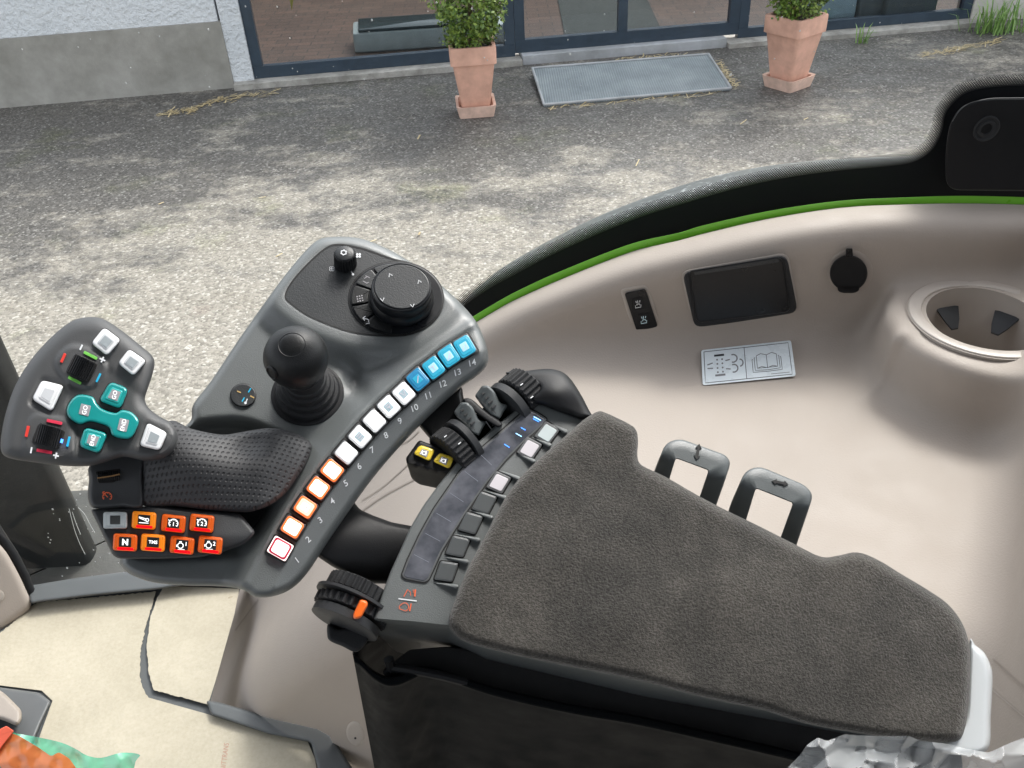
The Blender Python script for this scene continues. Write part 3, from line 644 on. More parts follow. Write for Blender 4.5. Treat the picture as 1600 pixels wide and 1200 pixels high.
for x, y, dg in ((640,408,25),(350,1008,12)):
    b = MB(); H_ = float(head_h(np.array([[x/4, 460+y/4]]))[0]) + .9; b.prism(rp(quad(x/4, 460+y/4, 9.5, 2.6, dg), 1), H_, H_ - 2, 'iconwhite', .3); b.prism(rp(quad(x/4, 460+y/4, 2.6, 9.5, dg), 1), H_ + .1, H_ - 2, 'iconwhite', .3); b.build('plus_mark', lev)
# grip body : dark left block, dotted palm rest, key panel
PALM = cr([(226,700),(250,668),(270,657),(300,670),(345,679),(372,676),(400,671),(425,669),(450,673),(474,683),(485,692),(487,702),(478,726),(462,750),(445,772),(424,788),(395,799),(370,800),(325,797),(275,791),(222,789),(221,745)], 5)
def palm_h(A):
    x, y = A[:, 0], A[:, 1]
    h = 16 + 17 * np.exp(-(((x - 290) / 105) ** 2)) * np.exp(-(((y - 712 - (x - 285) * .22) / 62) ** 2)) + 5 * np.exp(-(((x - 430) / 50) ** 2 + ((y - 715) / 40) ** 2))
    h -= 4.0 * np.exp(-(((x - 393) / 26) ** 2 + ((y - 690) / 22) ** 2))
    return h - 16 * ss(400, 500, x)
b = MB().surf(PALM, palm_h, 'dots', step=5, er=9, drop=6, skirt=((1, 3), (5, 14), (9, 22)), skm='rubber'); b.build('palm_rest', lev, 60)
BLK = cr([(140,728),(170,712),(225,700),(223,745),(223,792),(190,793),(160,795),(143,792),(137,776),(139,750)], 5)
b = MB().surf(BLK, lambda A: 19 + 5 * ss(790, 730, A[:, 1]), 'rubber2', step=5, er=7, drop=5, skirt=((1, 4), (4, 16), (8, 24)))
b.build('thumb_block', lev, 60)
b = MB(); P = rp([(149,737),(188,732),(187.5,747),(178,754),(154,755)], 3); b.prism(P, 24.2, 19, 'gap', .5)
R_ = []; 
for i in range(25):
    x = 151.5 + i * 1.48; z = 24.6 + .5 * (i % 2)
    R_ += [K.p(x, 737.5 - i * .12, z - .8), K.p(x, 742, z + .8), K.p(x, 745.5, z + .8), K.p(x, 752.5 - abs(i - 10) * .12, z - 1.2)]
b.add(R_, [(4*i + j, 4*i + j + 1, 4*i + j + 5, 4*i + j + 4) for i in range(24) for j in range(3)], 'knob'); b.stroke(cr([(152,747),(170,744.5),(187,741)], 5, closed=False), 2.2, 26.6, 'bronze'); b.build('thumb_wheel', lev, 20)
b = MB(); ic = (167.5, 776); TH = lambda A: 20.4 + 5 * ss(790, 730, A[:, 1])
def gauge(b, c, r, h, m_, w_=1.3, tick=True):
    b.stroke(circ(c[0], c[1], r, 22, r * .95, 0, -220, 40), w_, h, m_)
    if tick:
        for a in range(-200, 41, 40):
            t = math.radians(a); b.stroke([(c[0] + (r - 2.2) * math.cos(t), c[1] + (r - 2.2) * math.sin(t)), (c[0] + r * math.cos(t), c[1] + r * math.sin(t))], w_ * .9, h, m_)
gauge(b, ic, 7, TH, 'iconorange', 1.4); b.stroke([(161,769.5),(168.5,777)], 1.4, TH, 'iconorange'); b.stroke([(160,771),(161,768.5),(163.5,768)], 1.3, TH, 'iconorange'); b.build('cruise_mark', lev)
PAN = rp([(141,796),(152,795),(240,790.5),(310,797),(375,802),(400,832),(383,850),(352,861),(312,871),(250,873),(186,873),(176,868)], 7, 4)
pan_h = lambda A: 17 - 3.0 * ss(330, 400, A[:, 0]) - 5 * ss(835, 875, A[:, 1])
b = MB().surf(PAN, pan_h, 'rubber2', step=5, er=6, drop=4, skirt=((1.5, 4), (5, 14), (9, 24))); b.build('key_panel', lev, 60)
bl = [((180,813),'greycap',None,0),((225,813),'amberkey','lever',4),((271,818),'orangekey','c1',6),((315.5,817.5),'orangekey','c2',6),((195.5,847.5),'orangekey','N',3),((239,848),'amberkey','TMS',4),((284.5,852),'orangekey','e1',6),((328.5,851.5),'orangekey','e2',6)]
names = ['blank grey key of the lever panel','amber key with a lever symbol','orange key with cruise symbol 1','orange key with cruise symbol 2','orange key marked N','amber key marked TMS','orange key with engine symbol 1','orange key with engine symbol 2']
for ((cx, cy), m_, ic_, dg), nm in zip(bl, names):
    b = MB(); P = rp(quad(cx, cy, 38, 27, dg), 5); hb = 16.2 - 5 * float(ss(835, 875, np.array(cy)))
    b.prism(inset(P[::-1] if area(P) > 0 else P, -1.2), hb + 1.3, hb - 2, 'gap', .4); b.prism(P, hb + 4.6, hb, m_, 3, 2)
    b.prism(rp(quad(cx, cy - .5, 27, 19, dg), 2.5), hb + 4.9, hb + 4, m_, .6)
    if ic_:
        b.prism(rp(quad(cx + .3, cy + 10, 26, 4.5, dg), 1.5), hb + 5.0, hb + 4, 'redglow', .4)
    b.prism(rp(quad(cx, cy - .8, 19 if ic_ else 16, 15.5 if ic_ else 13.5, dg), 1), hb + 5.2, hb + 4, 'black' if ic_ else 'dialface', .3)
    H = hb + 5.5
    if ic_ is None: pass
    elif ic_ == 'N': b.text('N', cx, cy - .5, 9, dg, H, 'glyph', bold=.045)
    elif ic_ == 'TMS': b.text('TMS', cx, cy - 1, 5, dg, H, 'glyph', sx=1.05, bold=.02)
    elif ic_ == 'lever':
        b.stroke([(cx - 8, cy + 3.5), (cx + 7, cy + 4.5)], 1.2, H, 'glyph'); b.stroke([(cx - 8, cy - 5.5), (cx + 4, cy - 2)], 1.3, H, 'glyph'); b.stroke([(cx - 8, cy - 4), (cx + 4, cy + 1)], 1.1, H, 'glyph'); b.stroke(circ(cx + 5, cy - .5, 2.4, 12), 1.2, H, 'glyph', closed=True)
    elif ic_[0] == 'c': gauge(b, (cx, cy), 7, H, 'glyph', 1.3); b.stroke([(cx - 8, cy - 6), (cx - 5, cy - 4)], 1.2, H, 'glyph'); b.text(ic_[1], cx, cy + .8, 6, dg, H, 'glyph', bold=.02)
    else:
        b.stroke(circ(cx - 2.5, cy + .5, 4.3, 14, 4.3), 1.3, H, 'glyph', closed=True); b.stroke([(cx - 4.5, cy - 5.5), (cx - .5, cy - 5.5)], 1.4, H, 'glyph'); b.stroke([(cx - 8.5, cy - 1), (cx - 8.5, cy + 2.5)], 1.3, H, 'glyph'); b.text(ic_[1], cx + 6.2, cy - 2, 6, dg, H, 'glyph', bold=.02); b.stroke([(cx - 7, cy + 6.2), (cx + 4, cy + 6.8)], .7, H, 'glyph')
    b.build('panel_key', lev)['label'] = nm
# lever foot hidden in the pocket
b = MB(); b.surf(rp([(205,850),(390,835),(440,770),(470,720),(440,705),(330,760),(220,790)], 20, 4), lambda A: -14 + 0 * A[:, 0], 'black', step=10, er=6, skirt=((1, 4),)); b.build('lever_foot', lev)
# ================================================================== ARMREST
arm = thing('armrest', 'armrest with dark suede pad and grey strip of buttons and thumb wheels', 'armrest', K.p(1000, 950, -60))
HS = -13.0
HOUS = rp([(826,624),(815,634),(775,664),(740,697),(713,723),(687,755),(662,789),(642,822),(627,856),(610,893),(598,925),(588,955),(581,978),(579,997),(600,1012),(640,1024),(690,1036),(750,1053),(837,1071),(1000,1098),(1200,1135),(1330,1160),(1480,1190),(1490,1130),(1200,1075),(900,1010),(860,900),(880,760),(960,690),(913,654),(895,650),(862,637),(838,629)], 9, 3)
def hous_h(A):
    x, y = A[:, 0], A[:, 1]
    # front face starts at the lower crease line (583,966)-(700,977)-(1450,1140)
    yc = np.interp(x, [560, 583, 640, 703, 760, 1000, 1450], [964, 966, 970, 977, 1005, 1062, 1145])
    d = y - yc
    return HS - 2.4 * np.maximum(0, d) * (.35 + .65 * ss(0, 6, d))
crs = np.array([(560,964),(583,966),(640,970),(703,977),(760,1005),(1000,1062),(1450,1145)], float)
b = MB().surf(HOUS, hous_h, 'console', step=5, er=4, drop=2, feat=[crs + (0, -2), crs, crs + (0, 3), crs + (0, 7)], skirt=((2, 4), (6, 12), (12, 22))); b.build('housing', arm, 40)
# recess slot in the front side
# display strip
DS = [(826,638),(838,643),(855,654),(853,661),(825,685),(790,720),(760,756),(730,799),(707,835),(691,861),(670,907),(663,911),(632,905),(627,899),(636,875),(655,835),(677,795),(717,737),(750,701),(785,671),(819,641)]
D1 = rp(DS, 4, 3); D1 = D1[::-1] if area(D1) > 0 else D1
b = MB(); b.surf(inset(D1, -1.4), lambda A: HS + .5 + 0 * A[:, 0], 'gap', step=10, skirt=((.2, 1),)); b.surf(inset(D1, .6), lambda A: HS + .85 + 0 * A[:, 0], 'midgrey', step=10, er=1.5, drop=.3, skirt=((.2, 1),)); b.surf(inset(D1, 3.2), lambda A: HS + 1.15 + 0 * A[:, 0], 'display', step=8, er=1.5, drop=.3, skirt=((.2, 1),))
C1 = np.array(cr([(640,893),(668,840),(692,797),(731,740),(762,705),(798,672),(822,652)], 12, closed=False))
seg = np.concatenate([[0], np.cumsum(np.linalg.norm(np.diff(C1, axis=0), axis=1))])
for s0 in np.arange(22, seg[-1] - 60, 38):
    i = np.searchsorted(seg, s0); c = C1[i]; t = norm(C1[i] - C1[i - 1]); q = np.array([-t[1], t[0]])
    c2 = c + q * 7
    b.stroke([c2 - q * 13, c2 + q * 13], .7, HS + 1.3, 'displine')
for P_, m_ in (([(834,651),(845,657)],'bluelit2'),([(806,677),(815,682)],'bluelit2'),([(814,668),(821,672)],'bluelit'),([(788,694),(796,699)],'bluelit'),([(833,654),(842,659)],'bluelit')): b.stroke(P_, 1.1, HS + 1.45, m_)
b.build('display_strip', arm)
b = MB()
SB = [(855,676.5,'strip1'),(827.5,701,'strip2'),(779.5,754,'strip2'),(757,786,'greybtn'),(735.5,817.5,'greybtn'),(715.5,854,'greybtn'),(697.5,893,'greybtn')]
lab = ['pale lit square button at the far end of the strip','pale lit square button, second from the far end','pale lit square button in the middle of the strip','blank grey button, fourth from the far end','blank grey button, fifth from the far end','blank grey button, second from the near end','blank grey button nearest the orange symbols']
for k, (cx, cy, m_) in enumerate(SB):
    dg = 36 - k * 3.2; b = MB(); w_ = 27 if k < 3 else 29
    P = rp(quad(cx, cy, w_ + 4, w_ + 2, dg - 8), 4) if k < 3 else rp(quad(cx, cy, 31, 31, dg - 9), 4)
    q_ = P - (cx, cy); 
    # shear so that the sides follow the strip
    P = np.stack([q_[:, 0] * 1.0 - q_[:, 1] * .22, q_[:, 1]], 1) + (cx, cy)
    P = P[::-1] if area(P) > 0 else P
    b.prism(inset(P, -1.3), HS + .45, HS - 1, 'gap', .4); b.prism(inset(P, .8), HS + 1.7, HS, 'midgrey' if k < 3 else m_, 1.2)
    if k > 2: b.surf(P.mean(0) + (P - P.mean(0)) * .86, lambda A: HS + 1.85 + 0 * A[:, 0], m_, step=6, er=1.5, drop=.4, skirt=((.2, 1),))
    if k < 3: b.prism(P.mean(0) + (P - P.mean(0)) * .72, HS + 2.1, HS + 1, m_, .6)
    b.build('strip_button', arm)['label'] = lab[k]
RB = [((858,661),(885,675)),((831,683),(860,696)),((806,708),(835,721)),((781,736),(811,748)),((756,766),(790,778)),((733,797),(769,809)),((712,835),(749,844)),((693,870),(731,878)),((676,910),(715,917))]
for a_, c_ in RB:
    a_, c_ = np.array(a_, float), np.array(c_, float); t = norm(c_ - a_); q = np.array([-t[1], t[0]])
    P = rp([a_ - q * 1.2, c_ - q * 3.6, c_ + t * 2.5, c_ + q * 3.6, a_ + q * 1.2], 2.5, 3); b = MB()
    b.surf(P, lambda A, a_=a_, t=t, L_=np.linalg.norm(c_ - a_): HS + .4 + 3.4 * np.clip(((A - a_) @ t) / L_, 0, 1), 'console', step=3, er=2.6, drop=1.8, skirt=((.5, 4),)); b.build('finger_rib', arm, 60)
b = MB(); b.stroke([(622.5,935.5),(651,939)], 1.8, HS + .5, 'iconwhite')
b.stroke([(631,932),(637,921),(641,925)], 1.4, HS + .5, 'iconorange'); b.stroke([(641.5,931),(641.5,925)], .8, HS + .5, 'iconorange'); b.stroke([(648,932),(649,921)], 2.6, HS + .5, 'iconorange'); b.stroke([(645.5,921),(646,926)], 1, HS + .5, 'iconorange')
b.stroke(cr([(624.5,947),(629,943),(634,942),(638,946),(638,951),(634,954.5),(629,953),(624.5,951)], 3), 1.1, HS + .5, 'iconorange', closed=True); b.stroke([(642.5,943),(640,955)], 2, HS + .5, 'iconorange'); b.build('orange_symbols', arm)
# pad
PAD = cr([(934,643),(946,645),(962,652),(982,662),(994,672),(997,690),(996,712),(1003,727),(1040,745),(1085,771),(1130,795),(1190,824),(1243,851),(1283,870),(1310,868),(1340,863),(1372,875),(1410,898),(1450,922),(1482,945),(1504,975),(1515,1010),(1517,1050),(1514,1100),(1508,1140),(1497,1158),(1470,1160),(1400,1154),(1330,1144),(1256,1130),(1194,1110),(1100,1090),(1000,1064),(902,1044),(837,1031),(772,1016),(727,1003),(706,986),(701,968),(712,935),(730,890),(745,862),(765,825),(787,782),(812,747),(850,710),(887,678),(912,656)], 4)
rngp = np.random.RandomState(3)
def pad_h(A):
    x, y = A[:, 0], A[:, 1]; h = 3 + 3.5 * np.exp(-((x - 1100) / 330) ** 2) * np.exp(-((y - 930) / 130) ** 2)
    h += .9 * np.sin(x * .021 + y * .013) * np.cos(y * .027 - x * .008)
    return h
b = MB().surf(PAD, pad_h, 'suede', step=9, er=16, drop=9, skirt=((1, 4), (2, 12), (6, 16))); b.build('pad', arm, 60)
b = MB().surf(cr([(1515,1000),(1524,1008),(1538,1020),(1548,1040),(1551,1062),(1548,1120),(1543,1172),(1500,1180),(1470,1170),(1505,1130),(1512,1060)], 5), lambda A: -3 - 0 * A[:, 0], 'bracket', step=6, er=9, drop=7, skirt=((1, 8), (4, 30))); b.build('rear_bracket', arm)
# end cover
b = MB().surf(cr([(790,583),(806,580),(825,579),(840,577),(862,576.5),(880,582),(893,594),(908,617),(920,640),(925,650),(918,655),(907,656),(893,650),(875,644),(850,634),(833,630),(826,622),(830,615),(840,607),(835,602),(815,597)], 5), lambda A: -8 + 7 * np.exp(-(((A[:, 0] - 868) / 34) ** 2 + ((A[:, 1] - 612) / 26) ** 2)), 'black', step=4, er=9, drop=8, skirt=((1, 4), (4, 14), (7, 24))); b.build('end_cover', arm, 60)
# thumb wheels : lathes whose axle follows the strip edge
def wheel(c0, c1, h, R_, m_, parts, n_=72, ribn=0, name='thumb_wheel', e=None):
    A0, A1 = K.p(*c0, h), K.p(*c1, h); axd = norm(A1 - A0); W = np.linalg.norm(A1 - A0); b = MB()
    rib = (lambda t, k: 1 + (.035 * np.clip(np.sin(t * ribn) * 3, -1, 1) if 1 <= k <= 2 else 0)) if ribn else None
    b.lathe(A0, axd, [(R_ * .90, 0), (R_ * .98, W * .08), (R_ * .98, W * .92), (R_ * .90, W)], m_, n_ if not ribn else ribn * 6, rib)
    return b
def marks(b, pts, h, w_=2.2):
    for p0, p1 in pts: b.stroke([p0, p1], w_, h, 'iconwhite')
    return b
# upper group
b = wheel((699, 717), (719, 700), -22, .0195, 'rubber', 0, ribn=30); b.build('thumb_wheel', arm, 25)['label'] = 'ribbed thumb wheel behind the yellow buttons'
b = wheel((722, 697), (731, 690), -22, .0205, 'rubber2', 0); b.build('wheel_flange', arm)
b = wheel((791, 640), (801, 631), -22, .0205, 'rubber2', 0); b.build('wheel_flange', arm)
b = wheel((805, 628), (829, 607), -22, .0195, 'rubber', 0, ribn=30); b.build('thumb_wheel', arm, 25)['label'] = 'ribbed thumb wheel beside the rubber end cover'
def lever_(cx, cy, w0=0):
    # flat thumb lever with grip notches: profile extruded along the axle
    b = MB(); P = np.array([(712,648),(722,634),(731,634),(739,642),(746,657),(757,661),(752,669),(746,680),(733,674),(722,662)], float) - (734, 658)
    P = P * 1.15 + (cx, cy)
    b.surf(rp(P, 3, 3), lambda A: -9 + 3 * np.exp(-((A[:, 0] - cx) / 16) ** 2) - .12 * (A[:, 1] - cy), 'latch', step=3, er=3.5, drop=3, skirt=((.5, 6), (1, 22)))
    for k in range(4):
        x0, y0 = cx - 10 + k * 5.2, cy - 14 + k * 7.0
        b.prism(rp([(x0 - 5, y0 - 1), (x0 + 1, y0 - 5), (x0 + 3.4, y0 - 3.6), (x0 - 3, y0 + 2)], 1, 2), -4.9, -8, 'rubber', .5)
    b.stroke([(cx - 20, cy - 6), (cx + 8, cy + 16)], 1.0, -5.8, 'gap')
    return b.build('thumb_lever', arm, 50)
lever_(734, 656)['label'] = 'grey notched thumb lever nearer the yellow buttons'
lever_(767, 630)['label'] = 'grey notched thumb lever nearer the end cover'
b = MB(); b.surf(cr([(724,624),(731,622),(740,626),(752,637),(766,648),(781,658),(785,664),(778,668),(764,660),(750,650),(736,640),(727,632)], 4), lambda A: -6 + 0 * A[:, 0], 'black', step=4, er=3, drop=3, skirt=((.5, 5), (1, 25))); b.build('lever_divider', arm, 60)
b = MB(); b.surf(rp([(700,716),(712,690),(735,655),(765,628),(798,604),(824,600),(834,622),(812,650),(776,680),(742,708),(720,724)], 3, 2), lambda A: -34 + 0 * A[:, 0], 'black', step=8, er=2, skirt=((1, 10),)); b.build('wheel_gap_sheet', arm)  # flat black sheet added to darken the gap beneath wheels and levers
for p0, p1 in (((694,683),(698,680)),((716,694),(720,691)),((813,602),(817,599)),((829,622),(833,619))): b = MB(); b.stroke([p0, p1], 1.6, 2, 'iconwhite'); b.build('wheel_mark', arm)
b = MB(); b.stroke([(759,658),(768,671)], 1.8, -20, 'iconwhite'); b.stroke([(766,656),(771,665)], 2.2, -20, 'iconwhite'); b.build('lever_pins', arm)
# yellow button block
b = MB(); b.surf(rp([(655,687),(664,691),(690,699),(718,709),(722,713),(712,738),(700,760),(688,764),(655,757),(643,748),(635,722),(634,716)], 5, 3), lambda A: -15 - 1.5 * np.maximum(0, A[:, 1] - 737 - (A[:, 0] - 690) * .25) * .9, 'black', step=4, er=4, drop=2.5, skirt=((1, 4), (4, 18), (6, 30))); b.build('button_block', arm, 50)
for k, (cx, cy) in enumerate(((662.5, 708), (693, 720))):
    b = MB(); P = rp([(cx - 17, cy + 1), (cx - 6, cy - 13), (cx + 17, cy - 5), (cx + 9, cy + 13)], 5); b.prism(inset(P[::-1] if area(P) > 0 else P, -1.2), -14.2, -16, 'gap', .4)
    b.prism(P, -12.0, -16, 'yellow', 2.4, 1.4); b.prism(rp([(cx - 8, cy + 1), (cx - 3, cy - 7), (cx + 8, cy - 3), (cx + 4, cy + 7)], 1, 2), -11.7, -13, 'labelgrey', .4)
    b.stroke(circ(cx, cy, 3, 10, 2.6), 1.0, -11.4, 'glyph', closed=True); b.stroke([(cx + 4, cy - 3), (cx + 2.5, cy + 3.5)], 1, -11.4, 'glyph'); b.stroke([(cx - 5.5, cy + 1.5), (cx - 2, cy - 5)], .7, -11.4, 'glyph')
    b.build('yellow_button', arm)['label'] = ('yellow button at the outer corner of the block', 'yellow button next to the grey strip')[k]
# lower wheel group near the orange symbols
b = wheel((556, 937), (567, 916), -30, .0225, 'rubber', 0, ribn=30); b.build('thumb_wheel', arm, 25)['label'] = 'upper ribbed wheel near the orange symbols'
b = wheel((553, 944), (555.5, 939), -30, .0275, 'rubber2', 0); b.build('wheel_flange', arm)
b = wheel((545, 961), (552, 946), -30, .0245, 'rubber', 0, ribn=30); b.build('thumb_wheel', arm, 25)['label'] = 'lower ribbed wheel carrying an orange tab'
b = wheel((537, 977), (544, 963), -30, .0235, 'rubber2', 0, name='c'); b.build('wheel_cap', arm)
b = MB(); b.surf(rp([(563,936),(574,939),(575,946),(564,966),(553,968),(551,961)], 4, 3), lambda A: -1 - 0 * A[:, 0], 'orangetab', step=2.5, er=3.5, drop=3, skirt=((.5, 5), (1, 10))); b.build('orange_tab', arm, 60)
b = MB(); b.surf(cr([(513,975),(530,983),(560,978),(576,985),(576,997),(570,1008),(556,1019),(535,1010),(515,1001),(511,990)], 4), lambda A: -36 + 0 * A[:, 0], 'rubber', step=5, er=6, skirt=((1, 5), (3, 15))); b.build('wheel_housing', arm, 60)
# ================================================================== brackets that carry the console
br_ = thing('console_bracket', 'two smooth dark arms joining the console to the armrest', 'bracket', K.p(600, 850, -50))
b = MB(); b.surf(rp([(500,820),(545,772),(552,782),(562,796),(582,805),(612,816),(655,824),(680,835),(640,920),(604,912),(580,912),(552,901),(520,886),(492,867),(480,850)], 6, 4), lambda A: -22 - 10 * ((A[:, 1] - 840) / 60) ** 2 - .06 * (A[:, 0] - 500), 'black', step=6, er=8, drop=9, skirt=((1, 6), (3, 16))); b.build('lower_arm', br_, 60)
b = MB(); b.surf(rp([(650,660),(700,615),(722,603),(724,620),(730,640),(745,660),(720,690),(690,700),(672,686),(660,672)], 6, 4), lambda A: -26 - .05 * (A[:, 0] - 650), 'knob', step=6, er=8, drop=8, skirt=((1, 6), (3, 16))); b.build('upper_arm', br_, 60)
# ================================================================== latch handles
def latch(name, outer, inner, arrow, lab):
    t = thing(name, lab, 'handle', K.p(*np.mean(outer, 0), -60), 'adjustment handles beside the armrest')
    O, I = rp(outer, 14, 4), rp(inner, 3, 4)
    h_ = lambda A: -24 - .62 * np.maximum(0, (A[:, 1] - (outer[2][1] + 22) - (A[:, 0] - outer[2][0]) * .37))
    b = MB()
    O = O[::-1] if area(O) > 0 else O; I = I[::-1] if area(I) > 0 else I
    def rr(P, dh): return K.pts(P, h_(P) + dh)
    n_ = 64
    def res(P, s0):
        L = np.concatenate([[0], np.cumsum(np.linalg.norm(np.diff(np.vstack([P, P[:1]]), axis=0), axis=1))]); Q = np.vstack([P, P[:1]])
        s_ = (np.linspace(0, 1, n_, endpoint=False)) * L[-1]; return np.stack([np.interp(s_, L, Q[:, 0]), np.interp(s_, L, Q[:, 1])], 1)
    # match loops by angle from the hole centre
    c = I.mean(0)
    def byang(P):
        R_ = res(P, 0); out = []
        for a in np.linspace(0, 2 * math.pi, 96, endpoint=False):
            d = np.array([math.cos(a), math.sin(a)]); best = None; Q = np.vstack([P, P[:1]])
            for p, q in zip(Q[:-1], Q[1:]):
                e = q - p; den = d[0] * e[1] - d[1] * e[0]
                if abs(den) < 1e-9: continue
                w = p - c; tt = (w[0] * e[1] - w[1] * e[0]) / den; u = (w[0] * d[1] - w[1] * d[0]) / den
                if tt > 0 and -1e-6 <= u <= 1 + 1e-6: best = tt if best is None else max(best, tt)
            out.append(c + d * (best or 1))
        return np.array(out)[::-1]
    O2, I2 = byang(O), byang(I)
    f = lambda k: O2 * (1 - k) + I2 * k
    R_ = [K.pts(f(0.04), h_(f(.04)) - 11), K.pts(f(0), h_(f(0)) - 3), K.pts(f(.03), h_(f(.03)) - 1), K.pts(f(.10), h_(f(.10))), K.pts(f(.5), h_(f(.5))), K.pts(f(.95), h_(f(.95))), K.pts(f(.985), h_(f(.985)) - .5), K.pts(f(1), h_(f(1)) - 1.5), K.pts(f(1), h_(f(1)) - 11)]
    b.rings(R_, 'latch', cap1=False); b.build('handle_frame', t, 50)
    a = MB(); cx, cy, dg = arrow; c_, s_ = math.cos(math.radians(dg)), math.sin(math.radians(dg))
    P = [(-13, 0), (-6, -6), (-6, -2.6), (6, -2.6), (6, -6), (13, 0), (6, 6), (6, 2.6), (-6, 2.6), (-6, 6)]
    P = np.array([(cx + x * c_ - y * s_ * .8, cy + x * s_ + y * c_ * .8) for x, y in P]); a.prism(P, -23.1, -24.5, 'gap', .3); a.build('arrow_cutout', t)
    return t
latch('adjustment_handle', [(1012,800),(1020,740),(1040,692),(1062,685),(1134,711),(1142,722),(1135,745),(1105,830)], [(1056,716),(1107,735),(1085,800),(1035,785)], (1090.5,706,-80), 'grey loop handle with an up and down arrow, nearer the grey strip')
latch('adjustment_handle', [(1128,840),(1140,790),(1164,736),(1186,728),(1258,758),(1271,773),(1264,795),(1230,895)], [(1181,763),(1239,786),(1215,852),(1160,832)], (1219,754,12), 'grey loop handle with a sideways arrow, nearer the rear')
# ================================================================== dark side box under the armrest
sb = thing('seat_side_box', 'black moulded seat side box with a raised rim below the armrest', 'seat shroud', K.p(900, 1180, -120))
TOPL = np.array([(551,1022),(562,1030),(580,1047),(600,1058),(620,1058),(640,1050),(655,1043),(672,1044),(691,1048),(772,1075),(886,1101),(1000,1121),(1130,1150),(1260,1180),(1330,1195),(1430,1215),(1530,1235)], float)
TL = cr(TOPL, 8, closed=False); tt = (TL[:, 0] - TL[0, 0]) / (TL[-1, 0] - TL[0, 0])
rows = [(-3, -100, 0), (-2, -64, 0), (0, -60.5, 0), (2, -60, 0), (6, -60, 0), (10, -60, 0), (12.5, -61, 0), (14, -64, 0)] + [(d, -64 - 1.2 * (d - 14), 1) for d in np.arange(17, 250, 3.2)]
R_ = []
for d, hz, fc in rows:
    A = TL.copy(); A[:, 0] += .19 * d * (1 - tt) ** 2; A[:, 1] += d; u = (A[:, 0] + A[:, 1] * .45) / 24; v = A[:, 1] / 28 + np.floor(u) * .5; fu, fv = u - np.floor(u), v - np.floor(v)
    tri = np.clip(fu - np.abs(fv - .5) * 1.2, 0, 1) * (1 - ss(640, 840, A[:, 0])) * fc
    R_.append(K.pts(A, hz + 1.6 * tri))
b = MB(); b.rings(R_, 'shroud', cap1=False, closed=False)
side = [R_[k][0] for k in range(1, len(R_))]; b.rings([np.array(side), np.array(side) + np.array([0.004, .012, 0]), np.array(side) + np.array([.03, .05, -.02])], 'shroud', cap1=False, closed=False)
b.build('side_panel', sb, 30)
b = MB(); b.surf(rp([(600,1045),(640,1015),(700,1010),(1000,1060),(1500,1160),(1510,1250),(1000,1135),(700,1062),(650,1055),(610,1066)], 4, 2), lambda A: -72 + 0 * A[:, 0], 'blackmat', step=14, er=3, skirt=((1, 20),)); b.build('dark_gap_sheet', sb)  # black sheet filling the gap under the armrest to keep it dark
b = MB(); b.tube(np.array([K.p(612, 1042, -60), K.p(640, 1046, -60), K.p(690, 1056, -60), K.p(730, 1066, -62)]), .003, 'black'); b.tube(np.array([K.p(607, 1030, -55), K.p(612, 1045, -62), K.p(605, 1052, -66)]), .0035, 'black'); b.build('cable', sb)
# ================================================================== CAB SIDE TRIM (solid shapes blended, then met by rays)
G_LO = [(745,503),(770,488),(800,471),(850,448),(900,427),(950,407),(1000,389.5),(1060,376),(1100,365),(1200,342),(1310,325),(1400,320),(1500,318),(1600,320),(1700,325)]
G_UP = [(735,497),(770,476),(800,459),(850,435),(900,414),(950,394),(1000,377),(1060,364),(1100,352),(1200,330),(1310,314),(1400,309),(1500,306),(1600,308),(1700,312)]
P115 = Plane((0, 1.15, 2), (0, -1, 0))
_q = P115.pts(G_LO) - CAM
XS = np.concatenate([[-.75, -.6, -.45, -.35, -.25, -.15], _q[:, 0]]); ZS = np.concatenate([[-1.75, -1.45, -1.17, -1.03, -.90, -.79], _q[:, 2]])
XF = np.linspace(-.75, .95, 120); ZF = np.interp(XF, XS, ZS); kk = np.ones(7) / 7; ZF2 = np.convolve(np.pad(ZF, 3, 'edge'), kk, 'valid')
def smin(a, b, k): h = np.clip(.5 + .5 * (b - a) / k, 0, 1); return b * (1 - h) + a * h - k * h * (1 - h)
def smax(a, b, k): return -smin(-a, -b, k)
def fsolid(q):
    x, y, z = q[..., 0], q[..., 1], q[..., 2]; zs = np.interp(x, XF, ZF2) + .004
    A = smax(1.10 - .10 * (z + .74) - y, (z - zs) * .9, .035)
    zb = smin(-.742 + 0 * x, zs - .055, .06)
    B = smax(smax((z - zb) * .95, (.86 - .44 * (x + .40) - y) * .9, .09), (-.402 + (z + .961) * .392 - x) * .9, .03)
    D = smax((.70 + (y - .96) * .58 - x) * .86, z + .50, .06)
    E_ = smax((np.hypot(x - .640, y - .985) - (.134 + np.maximum(0, -.655 - z) * .12)) * .97, z + .655, .014)
    L_ = smax(smax((.512 + (y - .985) * .67 - x) * .83, .96 - y, .01), z + .655, .014); E_ = smin(E_, L_, .012)
    X_ = smax(smax(.64 - x, .852 - .12 * np.maximum(0, -.655 - z) - y, .01), z + .655, .014); E_ = smin(E_, X_, .012)
    f = smin(A, B, .065); f = smin(f, E_, .03); f = smin(f, D, .06)
    return f
